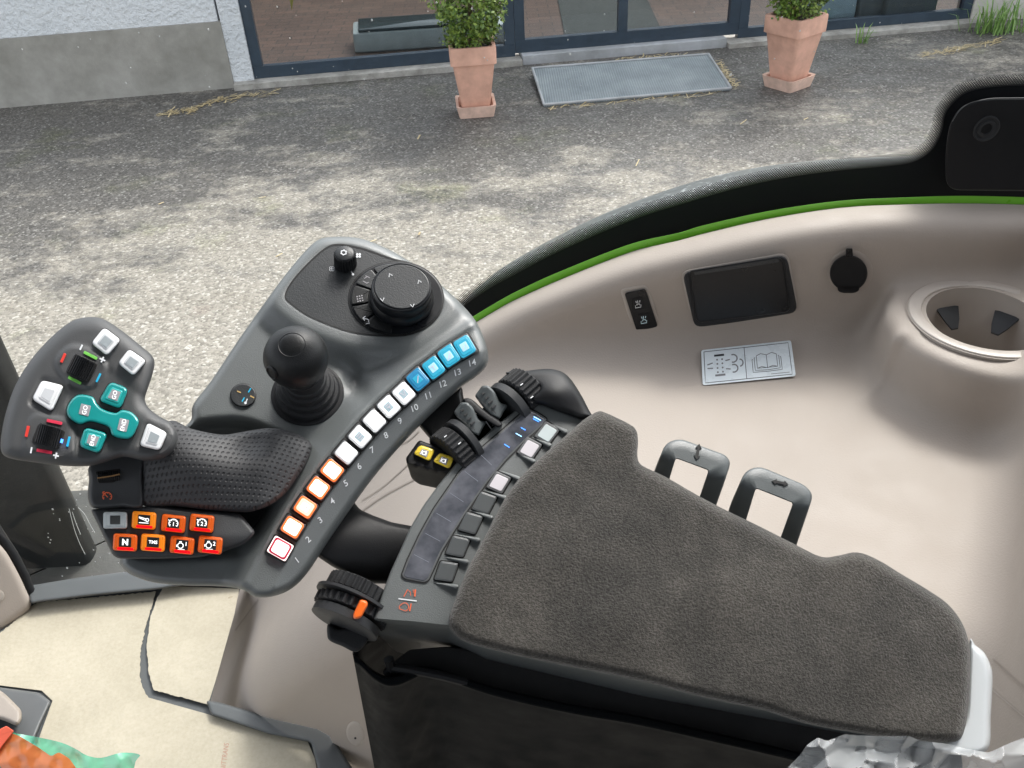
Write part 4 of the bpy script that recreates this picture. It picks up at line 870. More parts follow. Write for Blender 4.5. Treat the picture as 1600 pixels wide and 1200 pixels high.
class Solid:
    def __init__(s): s.n = np.array([0, -.6, .8]); s.o = np.array([.3, 1, 1.95]); s.e1 = np.array([1., 0, 0]); s.e2 = np.array([0, .8, .6])
    def uv(s, P): d = P - s.o; return np.stack([d @ s.e1, d @ s.e2], -1)
    def pts(s, a, h=0.0):
        r = rays(a); n_ = len(r); ts = np.linspace(.42, 2.1, 70); prev = np.full(n_, .4); hit = np.full(n_, np.nan); lo = np.full(n_, .4); hi = np.full(n_, np.nan)
        for t in ts:
            f = fsolid(r * t); m = (f < 0) & np.isnan(hi); hi[m] = t; lo[m] = prev[m]; prev = np.where(np.isnan(hi), t, prev)
        hi = np.where(np.isnan(hi), 1.7, hi)
        for _ in range(22):
            mid = (lo + hi) / 2; f = fsolid(r * mid[:, None]); hi = np.where(f < 0, mid, hi); lo = np.where(f < 0, lo, mid)
        q = r * hi[:, None]; e = .002
        g = np.stack([fsolid(q + d) - fsolid(q - d) for d in (np.array([e, 0, 0]), np.array([0, e, 0]), np.array([0, 0, e]))], 1); g /= np.maximum(np.linalg.norm(g, axis=1)[:, None], 1e-9)
        hh = np.broadcast_to(np.asarray(h, float) / 1000., (n_,))
        return CAM + q + g * hh[:, None]
    def p(s, x, y, h=0.0): return s.pts([(x, y)], h)[0]
TR = Solid()
trim = thing('cab_side_trim', 'beige moulded cab side trim with a deep shelf, a cup holder boss and a rounded sill', 'interior trim', TR.p(1200, 700))
outl = np.array([tuple(q) for q in cr(G_LO, 3, closed=False)] + [(1700,1300),(560,1300),(545,1215),(515,1150),(495,1139),(420,1122),(345,1100),(328,1098),(332,1075),(345,1035),(358,985),(370,930),(380,900),(430,830),(500,730),(600,620),(690,530)], float)
hole = circ(1541, 500, 96, 40, 47, 13)
b = MB(TR)
mn, mx = outl.min(0), outl.max(0); st = 8
gx, gy = np.meshgrid(np.arange(mn[0], mx[0], st), np.arange(mn[1], mx[1], st)); G = np.stack([gx.ravel(), gy.ravel()], 1); G = G[inside(G, outl) & ~inside(G, hole)]; G = G[(pdist(G, outl) > 4) & (pdist(G, hole) > 4)]
o2 = []
for i in range(len(outl)):
    a, c = outl[i], outl[(i + 1) % len(outl)]; k = max(1, int(np.linalg.norm(c - a) / 12)); o2 += [a + (c - a) * j / k for j in range(k)]
o2 = np.array(o2); o2 = o2[::-1] if area(o2) < 0 else o2; hl_ = hole[::-1] if area(hole) > 0 else hole
P = np.concatenate([o2, hl_, G]); no = len(o2)
vs, es, fs, ov, oe, of = delaunay_2d_cdt([Vector(p) for p in P], [(no + i, no + (i + 1) % len(hl_)) for i in range(len(hl_))], [list(range(no))], 1, 1e-6)
A = np.array([tuple(v) for v in vs]); V = TR.pts(A); F = []
for f in fs:
    f = list(f); c = A[f].mean(0)
    if inside(c, hole)[0]: continue
    a = V[f[0]]; nn = np.cross(V[f[1]] - a, V[f[2]] - a); F.append(f[::-1] if nn @ (CAM - a) < 0 else f)
b.add(V, F, 'beige'); b.build('shell', trim, 80)
# grooves of the lower panel and rear seam
b = MB(TR)
for P_, w_, m_ in (([(556,806),(600,775),(650,748),(668,738)],2.2,'beigedark'),([(655,708),(640,724),(600,760),(566,782)],1.6,'beigedark'),([(640,655),(633,668),(622,685),(625,694),(640,688),(655,674)],1.6,'beigedark'),([(404,937),(385,962),(371,981),(369,985)],2.2,'beigedark'),([(1553,1030),(1580,1055),(1640,1105)],3,'beigedark'),([(1545,1072),(1590,1110),(1650,1160)],2,'beigering')):
    b.stroke(cr(P_, 6, closed=False), w_, 1.2, m_)
b.build('panel_seam', trim)
b = MB(TR); b.surf(circ(555, 1146, 14.5, 28, 20, -12), lambda A: 1.5 + 0 * A[:, 0], 'beigering', step=4, er=6, drop=3, skirt=((.5, 4),)); b.prism(circ(556, 1152, 1.7, 10), 1.9, 1.3, 'ink', .2); b.build('screw_plug', trim, 60)
# cup holder
BT = Plane(CAM + np.array([.64, .985, -.655]), (0, 0, 1)); o = BT.p(1541, 500)
b = MB(BT); rr_ = .0905; o = o + np.array([0, 0, .0035]); rad = [(rr_ * 1.08, -.012), (rr_ * 1.08, .0016), (rr_ * 1.07, .0028), (rr_ * 1.055, .0032), (rr_ * .925, .0032), (rr_ * .895, .0022), (rr_ * .88, -.002), (rr_ * .86, -.02), (rr_ * .80, -.10), (rr_ * .76, -.104), (.001, -.105)]
R_ = []; t = np.linspace(0, 2 * math.pi, 72, endpoint=False)
for r_, h_ in rad: R_.append(o + np.stack([r_ * np.cos(t), r_ * np.sin(t), h_ + 0 * t], 1))
b.rings(R_, 'beigering', cap1=False); b.rings([o + np.stack([rr_ * 1.10 * np.cos(t), rr_ * 1.10 * np.sin(t), .0012 + 0 * t], 1), o + np.stack([rr_ * 1.075 * np.cos(t), rr_ * 1.075 * np.sin(t), .0012 + 0 * t], 1)], 'beigedark', cap1=False)
ch = b.build('cup_holder', trim, 40, uvpl=BT)
for a_ in (100, 150, 40, 205, 330, 270):
    b = MB(BT); a = math.radians(a_); d = np.array([math.cos(a), math.sin(a), 0]); s_ = np.array([-d[1], d[0], 0]); z0 = -.030
    P0 = o + d * rr_ * .845 + np.array([0, 0, z0]); up_ = np.array([0, 0, .0022]); q4 = [P0 - s_ * .017, P0 + s_ * .017, P0 + s_ * .011 - d * .016 + np.array([0, 0, -.012]), P0 + s_ * .005 - d * .026 + np.array([0, 0, -.020]), P0 - s_ * .005 - d * .026 + np.array([0, 0, -.020]), P0 - s_ * .011 - d * .016 + np.array([0, 0, -.012])]; b.rings([np.array(q4), np.array(q4) + up_], 'rubber2', cap0=True); b.build('cup_tab', ch)
# wall fittings
W = Plane(CAM + np.array([.3, 1.085, -.70]), (0, -.977, .21)) 
WL = TR.pts([(990, 485), (1160, 455), (1326, 425)])
def wallplane(x, y):
    c = TR.p(x, y); dx = TR.p(x + 20, y) - c; dy = TR.p(x, y + 12) - c; nn = norm(np.cross(dx, dy)); nn = nn if nn @ (CAM - c) > 0 else -nn; return Plane(c, nn)
w1 = wallplane(1001, 480); b = MB(w1)
b.prism(rp([(968,452),(1012,444),(1035,516),(992,526)], 8), 1.5, -12, 'beigering', 3, 1.5); b.prism(rp([(975.5,458),(1008.5,451),(1028,510),(995.5,520)], 4), 4.5, 0, 'blackgloss', 1.5)
sw = b.build('switch_panel', trim, uvpl=w1)
for cx, cy in ((997.5, 475), (1006.5, 499.5)):
    b = MB(w1); b.prism(rp(quad(cx, cy, 19, 20, -11), 3), 5.3, 4, 'black', .8)
    for P_ in ([(-6,3),(-6,8),(5,6),(5,1)],[(-3,3.2),(-3,.5),(2.5,-.3),(2.5,2.4)],[(-1,-1.5),(-1.6,-7)],[(-5,-6),(-4,-2)],[(3,-7.4),(2.5,-3.2)]): b.stroke(np.array(P_) * .78 + (cx, cy), 1.0, 5.6, 'iconwhite' if cy < 490 else 'litwhite2')
    b.build('rocker_switch', sw, uvpl=w1)
w2 = wallplane(1158, 456); b = MB(w2)
b.prism(rp([(1062,424),(1232,394),(1250,490),(1084,516)], 16), 1.0, -12, 'beigering', 4, 2); b.prism(rp([(1066,426),(1229,398),(1247,488),(1086,514)], 14), 7, 0, 'rubber', 4, 3)
bx = b.build('storage_box', trim, uvpl=w2)
b = MB(w2); b.prism(rp([(1077,423),(1216,401),(1224,408),(1234,484),(1229,488),(1094,504),(1088,500)], 5), 12, 6, 'blackgloss', 2.5, 1.5); b.prism(rp([(1084,425),(1213,404),(1218,407),(1216,410),(1085,430)], 2), 12.6, 11, 'rubber2', 1); b.build('lid', bx, uvpl=w2)
w3 = wallplane(1326, 426); b = MB(w3)
b.surf(circ(1328, 424, 38, 40, 36), lambda A: 2 - 0 * A[:, 0], 'beige', step=6, er=14, drop=4, skirt=None); b.prism(circ(1326, 427, 29.5, 44, 28.5), 9, 0, 'black', 2.5, 2)
b.prism(rp([(1308,445),(1344,445),(1342,455),(1334,458),(1317,458),(1309,455)], 4), 9, 2, 'black', 1.5); b.prism(rp([(1322,388),(1332,388),(1333,402),(1321,402)], 2), 11, 2, 'black', 1.5); b.build('socket_cap', trim, uvpl=w3)
# information sticker
def bil(u, v):
    c = np.array([(1095.5,547),(1236,531.5),(1243.5,587.5),(1098,602)], float); return (c[0] * (1 - u) + c[1] * u) * (1 - v) + (c[3] * (1 - u) + c[2] * u) * v
Cq = TR.pts([bil(0, 0), bil(1, 0), bil(1, 1), bil(0, 1)]); SP = Plane(Cq.mean(0), (lambda q: q if q @ (CAM - Cq.mean(0)) > 0 else -q)(norm(np.cross(Cq[2] - Cq[0], Cq[3] - Cq[1]))))
stk = MB(SP); P_ = rp([bil(0, 0), bil(1, 0), bil(1, 1), bil(0, 1)], 4); stk.prism(P_, 3.0, 1.5, 'stickerwhite', .3)
def st(L_, w_, m_='ink', closed=False):
    Q = []; L_ = list(L_) + ([L_[0]] if closed else [])
    for a, c in zip(L_[:-1], L_[1:]):
        for j in range(4): t = j / 4; Q.append(bil(a[0] * (1 - t) + c[0] * t, a[1] * (1 - t) + c[1] * t))
    Q.append(bil(*L_[-1])); stk.stroke(Q, w_, 3.25, m_)
st([(.03,.06),(.965,.06),(.965,.94),(.03,.94)], .9, 'ink', True); st([(.475,.06),(.475,.94)], .9)
st([(.14,.20),(.25,.20)], 3, 'ink'); st([(.14,.76),(.25,.76)], 3, 'inkgrey')
for j in range(4):
    for i in range(2): c = bil(.17 + i * .055, .32 + j * .118); stk.flat(circ(c[0], c[1], 1.5, 8), 3.25, 'inkgrey', SP)
st([(.06,.44),(.12,.40)], 1.8, 'inkgrey'); st([(.06,.54),(.12,.55)], 1.8, 'inkgrey'); st([(.26,.37),(.31,.35)], 1.8, 'inkgrey'); st([(.26,.60),(.31,.62)], 1.8, 'inkgrey')
def arc(cx, cy, rx, ry, a0, a1): return [(cx + rx * math.cos(math.radians(a)), cy + ry * math.sin(math.radians(a))) for a in np.linspace(a0, a1, 8)]
st(arc(.345,.33,.045,.11,-110,110), 2, 'inkgrey'); st(arc(.345,.61,.045,.11,-110,110), 2, 'inkgrey'); st(arc(.415,.47,.035,.10,-90,90), 2, 'inkgrey')
for P2 in ([(.60,.33),(.60,.68),(.71,.68),(.82,.68),(.82,.33)],[(.60,.33),(.65,.28),(.71,.33),(.77,.28),(.82,.33)],[(.71,.33),(.71,.68)],[(.60,.68),(.65,.64),(.71,.69),(.77,.64),(.82,.68)],[(.585,.38),(.575,.38),(.575,.73),(.71,.75),(.845,.73),(.845,.38),(.835,.38)],[(.56,.42),(.55,.42),(.55,.78),(.71,.79),(.865,.78),(.865,.42),(.855,.42)]): st(P2, .8)
st([(.74,.875),(.94,.875)], .9, 'inkgrey')
tag(stk.build('sticker', None, uvpl=SP), 'white pictogram sticker with an exhaust filter and an open book, stuck on the beige trim', 'sticker')
# ================================================================== WINDOW
FO = [(700,505),(712,489),(730,474),(765,450),(800,431),(860,399),(930,367),(1000,339),(1060,320),(1150,294),(1229,277),(1310,266),(1397,258),(1428,252),(1448,241),(1462,226),(1472,203),(1477,178),(1490,160),(1512,144),(1550,136),(1600,133),(1700,130)]
win = thing('side_window', 'curved side window pane with black dotted border and rain spots beyond the beige trim', 'window', GLASS.p(1100, 330))
FOc = cr(FO, 4, closed=False); lo = np.array(G_UP[::-1], float) + (0, 9); 
b = MB(GLASS); b.prism(np.vstack([FOc, [(1710, 330)], lo, [(700, 512)]]), 3, -1, 'frit', .3); b.build('black_border', win, uvpl=GLASS)
# dotted edge as a real band, denser towards the border
t = np.gradient(FOc, axis=0); t /= np.linalg.norm(t, axis=1)[:, None]; nn = np.stack([t[:, 1], -t[:, 0]], 1)
b = MB(GLASS); V = []; fd = []
for k in range(5): V.append(GLASS.pts(FOc + nn * (k / 4 * 18 - .5), 3.4)); fd += [k / 4] * len(FOc)
b.rings(V, 'fritdots', cap1=False, closed=False); b.fade = fd; b.build('dotted_edge', win, uvpl=GLASS)
b = MB(GLASS)
xs = np.linspace(-1.02, 1.3, 40); lowz = np.interp(xs, [-1.02, -.62, -.5, -.35, -.2, -.1, .2, .5, 1.3], [1.43, 1.43, 1.5, 1.68, 1.82, 1.92, 2.08, 2.12, 2.12])
V = [np.stack([xs, np.full(40, 1.203), lowz], 1), np.stack([xs, np.full(40, 1.203), np.full(40, 3.15)], 1)]; b.rings(V, 'cabglass', cap1=False, closed=False); b.build('pane', win, uvpl=GLASS)
b = MB(P115); b.prism(np.vstack([cr(G_UP, 5, closed=False), cr(G_LO, 5, closed=False)[::-1]]), 0, -3, 'greenpaint', 1.0); tag(b.build('sill_strip', None, uvpl=P115), 'bright green painted strip along the window sill above the beige trim', 'trim strip')
b = MB(P115); b.stroke(cr(G_LO, 5, closed=False) + (0, .8), 2.2, 1.5, 'gap'); b.build('seal', win)
b = MB(P115); P_ = rp([(1478,297),(1477,235),(1484,192),(1502,165),(1540,153),(1720,151),(1720,300)], 22, 6); b.prism(P_, 6, -20, 'black', 4, 2)
pb = tag(b.build('pillar_plate', None, uvpl=P115), 'black rounded pillar plate with one recessed bolt in the window corner', 'pillar cover')
b = MB(P115); oo = P115.p(1541, 201, 6); b.lathe(oo, P115.n, [(.0175, -.002), (.0175, .0012), (.0160, .0018), (.0135, .0006), (.0120, .0006), (.0115, .002), (.0075, .0022), (.0068, -.001), (.002, -.001)], 'rubber', 32); b.build('bolt', pb)
b = MB(P115); b.stroke(cr([(1488,190),(1500,172),(1518,160),(1545,156),(1600,155),(1700,154)], 5, closed=False), 1.0, 6.4, 'midgrey'); b.build('edge_line', pb)
# rain spots on the pane
b = MB(GLASS); rg = np.random.RandomState(5)
def drop(x, y, r, s=1.3):
    o = GLASS.p(x, y, -3.5); a = np.linspace(0, 2 * math.pi, 8, endpoint=False); R_ = []
    for q, hh in ((1, 0), (.8, .5), (.35, .8)): R_.append(o + np.stack([np.cos(a) * r * q, -np.full(8, hh * r * .7), np.sin(a) * r * q * s], 1))
    b.rings([x_[::-1] for x_ in R_], 'chromedrop', cap1=True)
plastic('chromedrop', (.80, .82, .82), .08, 0, var=0); MT['chromedrop'].node_tree.nodes['Principled BSDF'].inputs['Alpha'].default_value = .55
for _ in range(55): drop(rg.uniform(75, 210), rg.uniform(770, 905), abs(rg.normal(.0007, .0004)) + .0004)
for _ in range(70): drop(rg.uniform(20, 1500), rg.uniform(0, 140), abs(rg.normal(.0005, .0003)) + .0003)
for pth in ([(108,795),(113,815),(118,832),(125,850),(133,866)],[(113,800),(119,818),(126,835)],[(122,793),(132,803),(140,818),(148,832)]):
    q = cr(pth, 5, closed=False); b.tube(GLASS.pts(q, -3.5), .0005, 'chromedrop', 5)
tag(b.build('raindrops', None, uvpl=GLASS), 'rain drops and streaks on the side window', 'raindrops', kind='stuff')
# ================================================================== FLOOR
b = MB(FLOOR); b.prism(rp([(-120,1010),(0,985),(40,965),(52,935),(120,915),(250,898),(385,892),(372,930),(328,1100),(500,1142),(620,1320),(-120,1320)], 4, 2), 0, -30, 'sill', 1)
tag(b.build('floor', None, uvpl=FLOOR), None, kind='structure')
def ragged(P, amp=.9, step=3.2, seed=1, edges=None):
    rg = np.random.RandomState(seed); out = []; P = np.asarray(P, float)
    for i in range(len(P)):
        a, c = P[i], P[(i + 1) % len(P)]; L_ = np.linalg.norm(c - a); k = max(1, int(L_ / step)); t = (c - a) / max(L_, 1e-6); q = np.array([-t[1], t[0]])
        for j in range(k): out.append(a + (c - a) * j / k + q * (rg.uniform(-amp, amp) if (edges is None or i in edges) and j else 0))
    return np.array(out)
c1 = [(-100,1030),(0,989),(58,941),(150,933),(244,924),(229,972),(219,1020),(218,1055),(223,1075),(232,1090),(325,1116),(420,1147),(481,1159),(492,1185),(500,1230),(520,1310),(10,1310),(45,1200),(62,1150),(82,1095),(65,1079),(0,1071),(-100,1062)]
b = MB(FLOOR); b.prism(ragged(c1, 1.1, 3.0, 2, {0,1,2,3,4,5,6,7,8}), 4, .5, 'cardboard', .3)
for ch_, y0 in zip('WITRANS', range(7)): pass
b.text('NITTRANS', 351, 1182, 8, -82, 4.3, 'cardprint', sx=.8)
tag(b.build('cardboard_sheet', None, uvpl=FLOOR), 'large pale cardboard sheet protecting the cab floor, with a cut corner at left', 'cardboard')
c2 = [(258,915),(374,920),(366,960),(352,1010),(338,1060),(325,1101),(300,1094),(240,1078),(232,1050),(229,1010),(235,965),(245,935)]
b = MB(FLOOR); b.prism(ragged(c2, .9, 3.0, 3, {6,7,8,9,10,11}), 7, 3, 'cardboard', .3); tag(b.build('cardboard_sheet', None, uvpl=FLOOR), 'small pale cardboard sheet beside the beige side trim', 'cardboard')
b = MB(FLOOR); b.surf(rp([(40,916),(120,903),(190,894),(290,886),(390,882),(386,905),(300,912),(246,921),(150,930),(60,941),(48,944)], 7, 3), lambda A: 30 + 0 * A[:, 0], 'sill', step=7, er=5, drop=8, skirt=((1, 10), (2, 26))); tag(b.build('door_sill', None, uvpl=FLOOR), 'dark grey rubber door sill along the glass at the cab floor', 'door sill')
b = MB(FLOOR); b.surf(rp([(322,1094),(345,1098),(420,1120),(497,1136),(517,1148),(560,1215),(600,1310),(505,1310),(500,1215),(486,1160),(420,1147),(330,1117)], 5, 3), lambda A: 18 + 0 * A[:, 0], 'sill', step=6, er=5, drop=6, skirt=((1, 8), (2, 18))); tag(b.build('kick_strip', None, uvpl=FLOOR), 'dark rubber kick strip at the foot of the beige trim', 'kick strip')
# mat ridge between the two sheets
# left door post
DP = Plane(FLOOR.p(30, 960), norm((.5, -.75, .45)))
b = MB(DP); b.surf(rp([(-120,700),(-5,846),(10,862),(30,898),(49,940),(47,952),(30,966),(0,986),(-120,1030)], 12, 5), lambda A: 20 + 0 * A[:, 0], 'beige', step=10, er=12, drop=12, skirt=((2, 10), (4, 60))); dp = tag(b.build('door_post', None, 50, uvpl=DP), 'beige rounded door post cover beside the glass at the left edge', 'post cover')
b = MB(DP); b.prism(circ(-2, 931, 9, 24), 22.5, 15, 'beigering', 3); b.prism(circ(-3, 932, 5, 20), 21.5, 15, 'beigedark', 1); b.build('plug', dp, uvpl=DP)
b = MB(DP); b.tube(DP.pts([(-60,740),(0,836),(20,866),(38,900),(51,936)], 0), .009, 'black', 10); tag(b.build('door_seal', None, uvpl=DP), 'black rubber door seal between beige post and glass', 'seal')
# pedal bracket bottom left
pd = thing('pedal_bracket', 'dark grey pedal housing with a pale handle at the lower left corner', 'pedal housing', FLOOR.p(20, 1150))
b = MB(FLOOR); b.surf(rp([(-120,1070),(0,1074),(60,1082),(80,1096),(62,1135),(40,1190),(0,1310),(-120,1310)], 4, 3), lambda A: 10 + 0 * A[:, 0], 'midgrey', step=10, er=5, drop=6, skirt=((1, 9),)); b.build('base_plate', pd, 60)
b = MB(FLOOR); b.surf(rp([(-120,1060),(-4,1076),(8,1084),(34,1110),(34,1124),(30,1132),(24,1134),(12,1128),(0,1124),(-120,1110)], 6, 4), lambda A: 70 + 0 * A[:, 0], 'beigedark', step=6, er=7, drop=14, skirt=((1, 10), (3, 40))); b.build('handle', pd, 60)
b = MB(FLOOR); b.surf(rp([(-120,1140),(10,1150),(30,1180),(20,1310),(-120,1310)], 6, 4), lambda A: 30 + 6 * np.sign(np.sin(A[:, 1] * .35)), 'blackmat', step=5, er=5, drop=10, skirt=((1, 20),)); b.build('step_pad', pd, 40)
# plastic wrapped item bottom left
TP = Plane(atdepth(60, 1170, 1.15), norm((0, -.5, .87)))
wr = thing('wrapped_tool', 'orange handled tool wrapped in green and orange plastic film', 'tool', TP.p(60, 1190))
rg = np.random.RandomState(9)
def crumple(A, s=1.0, seed=0):
    x, y = A[:, 0], A[:, 1]; h = 0
    for k in range(7):
        r = np.random.RandomState(seed * 31 + k); a = r.uniform(0, 6.28); f = r.uniform(.025, .075); h = h + np.abs(np.sin((x * math.cos(a) + y * math.sin(a)) * f + r.uniform(0, 6))) * r.uniform(1, 3.2)
    r = np.random.RandomState(seed + 77); S_ = np.stack([r.uniform(x.min(), x.max(), 90), r.uniform(y.min(), y.max(), 90)], 1); c_ = r.uniform(0, 6, 90); m_ = np.min(np.hypot(x[:, None] - S_[None, :, 0], y[:, None] - S_[None, :, 1]) * .30 + c_, 1)
    return (h * .35 + m_) * s
b = MB(TP); b.surf(cr([(0,1142),(26,1146),(60,1152),(95,1160),(118,1170),(135,1180),(158,1184),(190,1176),(218,1179),(212,1190),(205,1215),(180,1260),(80,1290),(-40,1290),(-60,1180)], 4), lambda A: crumple(A, 1.1, 1), 'greenfilm', step=4, skirt=None); b.build('green_film', wr, 60)
b = MB(TP); b.surf(rp([(-10,1170),(12,1144),(30,1150),(60,1168),(80,1182),(92,1175),(108,1185),(130,1215),(150,1300),(40,1300)], 4, 3), lambda A: 12 + crumple(A, .7, 2), 'orangefilm', step=4, skirt=((0, 3),)); b.build('orange_film', wr, 60)
b = MB(TP); b.prism(rp([(-30,1155),(10,1134),(22,1142),(6,1162),(-14,1190)], 2, 2), 24, 5, 'redthing', 1.5); b.build('orange_tip', wr)
# clear bag bottom right
BG = Plane(atdepth(1420, 1180, .50), K.n)
b = MB(BG)
def bag_h(A): return crumple(A, 1.3, 5) + 5 * np.abs(np.sin(A[:, 0] * .019 + A[:, 1] * .045 + np.sin(A[:, 0] * .03)))
b.surf(rp([(1225,1205),(1250,1180),(1262,1163),(1278,1152),(1292,1158),(1320,1147),(1340,1149),(1380,1150),(1420,1150),(1440,1158),(1480,1162),(1510,1170),(1545,1176),(1580,1160),(1612,1148),(1700,1140),(1700,1330),(1200,1330)], 4, 3), bag_h, 'bagfilm', step=3, skirt=None)
tag(b.build('plastic_bag', None, 65, uvpl=BG), 'crumpled clear plastic film lying over the rear end of the armrest', 'plastic bag')
# unseen roof slab, added above the camera to shade the cab
b = MB(FLOOR); b.bbox((-1.25, -1.05, 3.22), (2.60, 0, 0), (0, 1.9, 0), (0, 0, .16), 'midgrey', .06); tag(b.build('shade_roof', None, uvpl=FLOOR), 'unseen grey roof slab added above the seat to shade the cab', 'cab roof')
# unseen seat and far side panel, added behind the camera to block light
st_ = thing('shade_seat', 'unseen dark cushioned seat added below the camera to block light', 'seat', (-.1, -.25, 1.6))
b = MB(FLOOR); b.bbox((-.45, -.5, 1.80), (.62, 0, 0), (0, .56, 0), (0, 0, .16), 'suede', .05); b.build('cushion', st_, uvpl=FLOOR)
b = MB(FLOOR); b.bbox((.20, -.5, 1.85), (.13, 0, 0), (0, .52, 0), (.10, 0, .72), 'suede', .05); b.build('backrest', st_, uvpl=FLOOR)
b = MB(FLOOR); b.bbox((-.3, -.42, 1.42), (.42, 0, 0), (0, .40, 0), (0, 0, .36), 'blackmat', .04); b.build('pedestal', st_, uvpl=FLOOR)
b = MB(FLOOR); b.bbox((-1.2, -1.0, 1.4), (2.3, 0, 0), (0, .08, 0), (0, 0, 1.30), 'midgrey', .03); tag(b.build('shade_side_panel', None, uvpl=FLOOR), 'unseen grey panel added on the far side of the cab to block light', 'door panel')  # unseen panel, made tall to cut sky light from behind
b = MB(FLOOR); b.bbox((1.22, -1.0, 1.4), (.08, 0, 0), (0, 2.0, 0), (0, 0, 1.25), 'midgrey', .03); tag(b.build('shade_rear_panel', None, uvpl=FLOOR), 'unseen grey panel added at the rear of the cab to darken it', 'bulkhead')  # unseen panel added to darken the right side of the trim
# ================================================================== OUTSIDE THE TRACTOR
b = MB(GROUND); S = 60; b.add([(-S, -20, 0), (S, -20, 0), (S, 100, 0), (-S, 100, 0)], [(0, 1, 2, 3)], 'asphalt'); tag(b.build('ground', None, uvpl=GROUND, origin=(0, 0, 0)), None, kind='structure')
# rear fender under the window
SIL = cr([(690,505),(735,462),(770,430),(800,409),(860,375),(930,340),(1000,312),(1080,285),(1160,266),(1250,254),(1340,249),(1400,248),(1450,246),(1520,244),(1650,250)], 4, closed=False)
FB = cr([(700,515),(735,482),(770,458),(800,440),(860,408),(930,376),(1000,348),(1080,322),(1160,300),(1250,282),(1340,272),(1400,267),(1450,262),(1520,262),(1650,265)], 4, closed=False)
A0 = Plane((0, 1.225, 0), (0, -1, 0)).pts(FB); B0 = Plane((0, 1.62, 0), (0, -1, 0)).pts(SIL); b = MB(GROUND); R_ = [A0 + (0, 0, -.12), A0]
for k in (.3, .6, .85, .97): R_.append(A0 * (1 - k) + B0 * k + np.array([0, 0, .012 * math.sin(k * math.pi)]))
R_ += [B0, B0 + (0, .01, -.02), B0 + (0, .012, -.10)]
b.rings(R_, 'wetfender', cap1=False, closed=False); tag(b.build('rear_fender', None, 50, uvpl=GROUND), 'rain speckled grey rear fender arching outside the window', 'fender')
# dark column and step box standing in for reflections in the lower glass
b = MB(GROUND); b.bbox((-1.85, 1.58, .75), (.77, 0, 0), (0, .07, 0), (0, 0, 1.25), 'reflectblack', .025); tag(b.build('reflection_post', None, uvpl=GROUND), 'dark upright slab standing in for reflections in the glass at left', 'reflection panel')
stp = thing('reflection_step', 'grey brown step and tank standing in for reflections in the lower glass', 'step', (-1.0, 1.6, .6))
b = MB(GROUND); b.bbox((-1.62, 1.27, .6), (.86, 0, 0), (0, .62, 0), (0, 0, .46), 'stepmetal', .04); b.build('tank', stp, uvpl=GROUND)
b = MB(GROUND); b.bbox((-.86, 1.27, .86), (.42, 0, 0), (0, .16, 0), (0, 0, .12), 'midgrey', .02); b.build('tread_plate', stp, uvpl=GROUND)
b = MB(GROUND); b.tube([(-1.30, 1.30, 1.0), (-1.30, 1.26, 1.4), (-1.22, 1.26, 1.55)], .012, 'blackmat'); b.build('grab_rail', stp, uvpl=GROUND)
# ------------------------------------------------------------------ building
U = lambda x, y: float(FAC.uv(FAC.p(x, y))[0])
def fb(b, u0, u1, v0, v1, h0, h1, m): b.box(FAC.w(u0, v0) + FAC.n * h0, FAC.e1 * (u1 - u0), FAC.e2 * (v1 - v0), FAC.n * (h1 - h0), m); return b
uL, uM0, uM1, uD0, uD1, uR0, uR1, uE = U(396,118), U(806,95), U(822,95), U(968,85), U(978,85), U(1134,72), U(1152,72), U(1500,42)
bd = thing('shop_building', 'white roughcast building with grey plinth, dark blue shop window frames and a tiled showroom', 'building', FAC.w(0, 0))
HT = 3.4; pil = U(362, 127)
b = MB(FAC); fb(b, -14, pil, .62, HT, -.3, 0, 'roughcast'); b.build('wall', bd)
b = MB(FAC); fb(b, -14, pil + .02, 0, .618, -.3, .025, 'plinth'); b.build('plinth', bd)
b = MB(FAC); fb(b, pil + .022, uL, 0, HT, -.28, .012, 'concrete' if False else 'roughcast'); b.build('corner_pilaster', bd)
b = MB(FAC); fb(b, uL + .002, uE + .3, 2.7, HT, -.3, -.003, 'roughcast'); b.build('lintel', bd)
b = MB(FAC); fb(b, uE + .1, 14, 0, HT, -.3, 0, 'render_wall'); b.build('side_wall', bd)
b = MB(FAC); fb(b, pil + .03, uM0 + .05, -.05, .055, -.2, .13, 'concrete'); b.build('base_kerb', bd)
b = MB(FAC); fb(b, uR0 - .02, uE + .4, -.05, .045, -.2, .16, 'concrete'); b.build('base_kerb', bd)
b = MB(FAC); fb(b, uM0 + .06, uR0 - .03, -.05, .085, -.2, .10, 'threshold'); b.build('door_threshold', bd)
fw = .10
def window(u0, u1, v0, v1, name, split=None, low=.11):
    b = MB(FAC); fb(b, u0, u1, v0, v0 + low, -.10, -.02, 'anthracite'); fb(b, u0, u1, v1 - .08, v1, -.10, -.02, 'anthracite'); fb(b, u0, u0 + fw, v0 + low + .001, v1 - .081, -.10, -.02, 'anthracite'); fb(b, u1 - fw, u1, v0 + low + .001, v1 - .081, -.10, -.02, 'anthracite')
    if split: fb(b, split - .045, split + .045, v0 + low + .001, v1 - .081, -.10, -.018, 'anthracite')
    f = b.build(name, bd); b = MB(FAC); fb(b, u0 + .05, u1 - .05, v0 + .05, v1 - .05, -.066, -.06, 'shopglass'); b.build('pane', f); return f
window(uL + .003, uM0, .057, 2.7, 'shop_window'); window(uM0 + .003, uR1, .087, 2.7, 'sliding_door', (uD0 + uD1) / 2, .12); window(uR1 + .003, uE + .098, .047, 2.7, 'shop_window', None, .09)
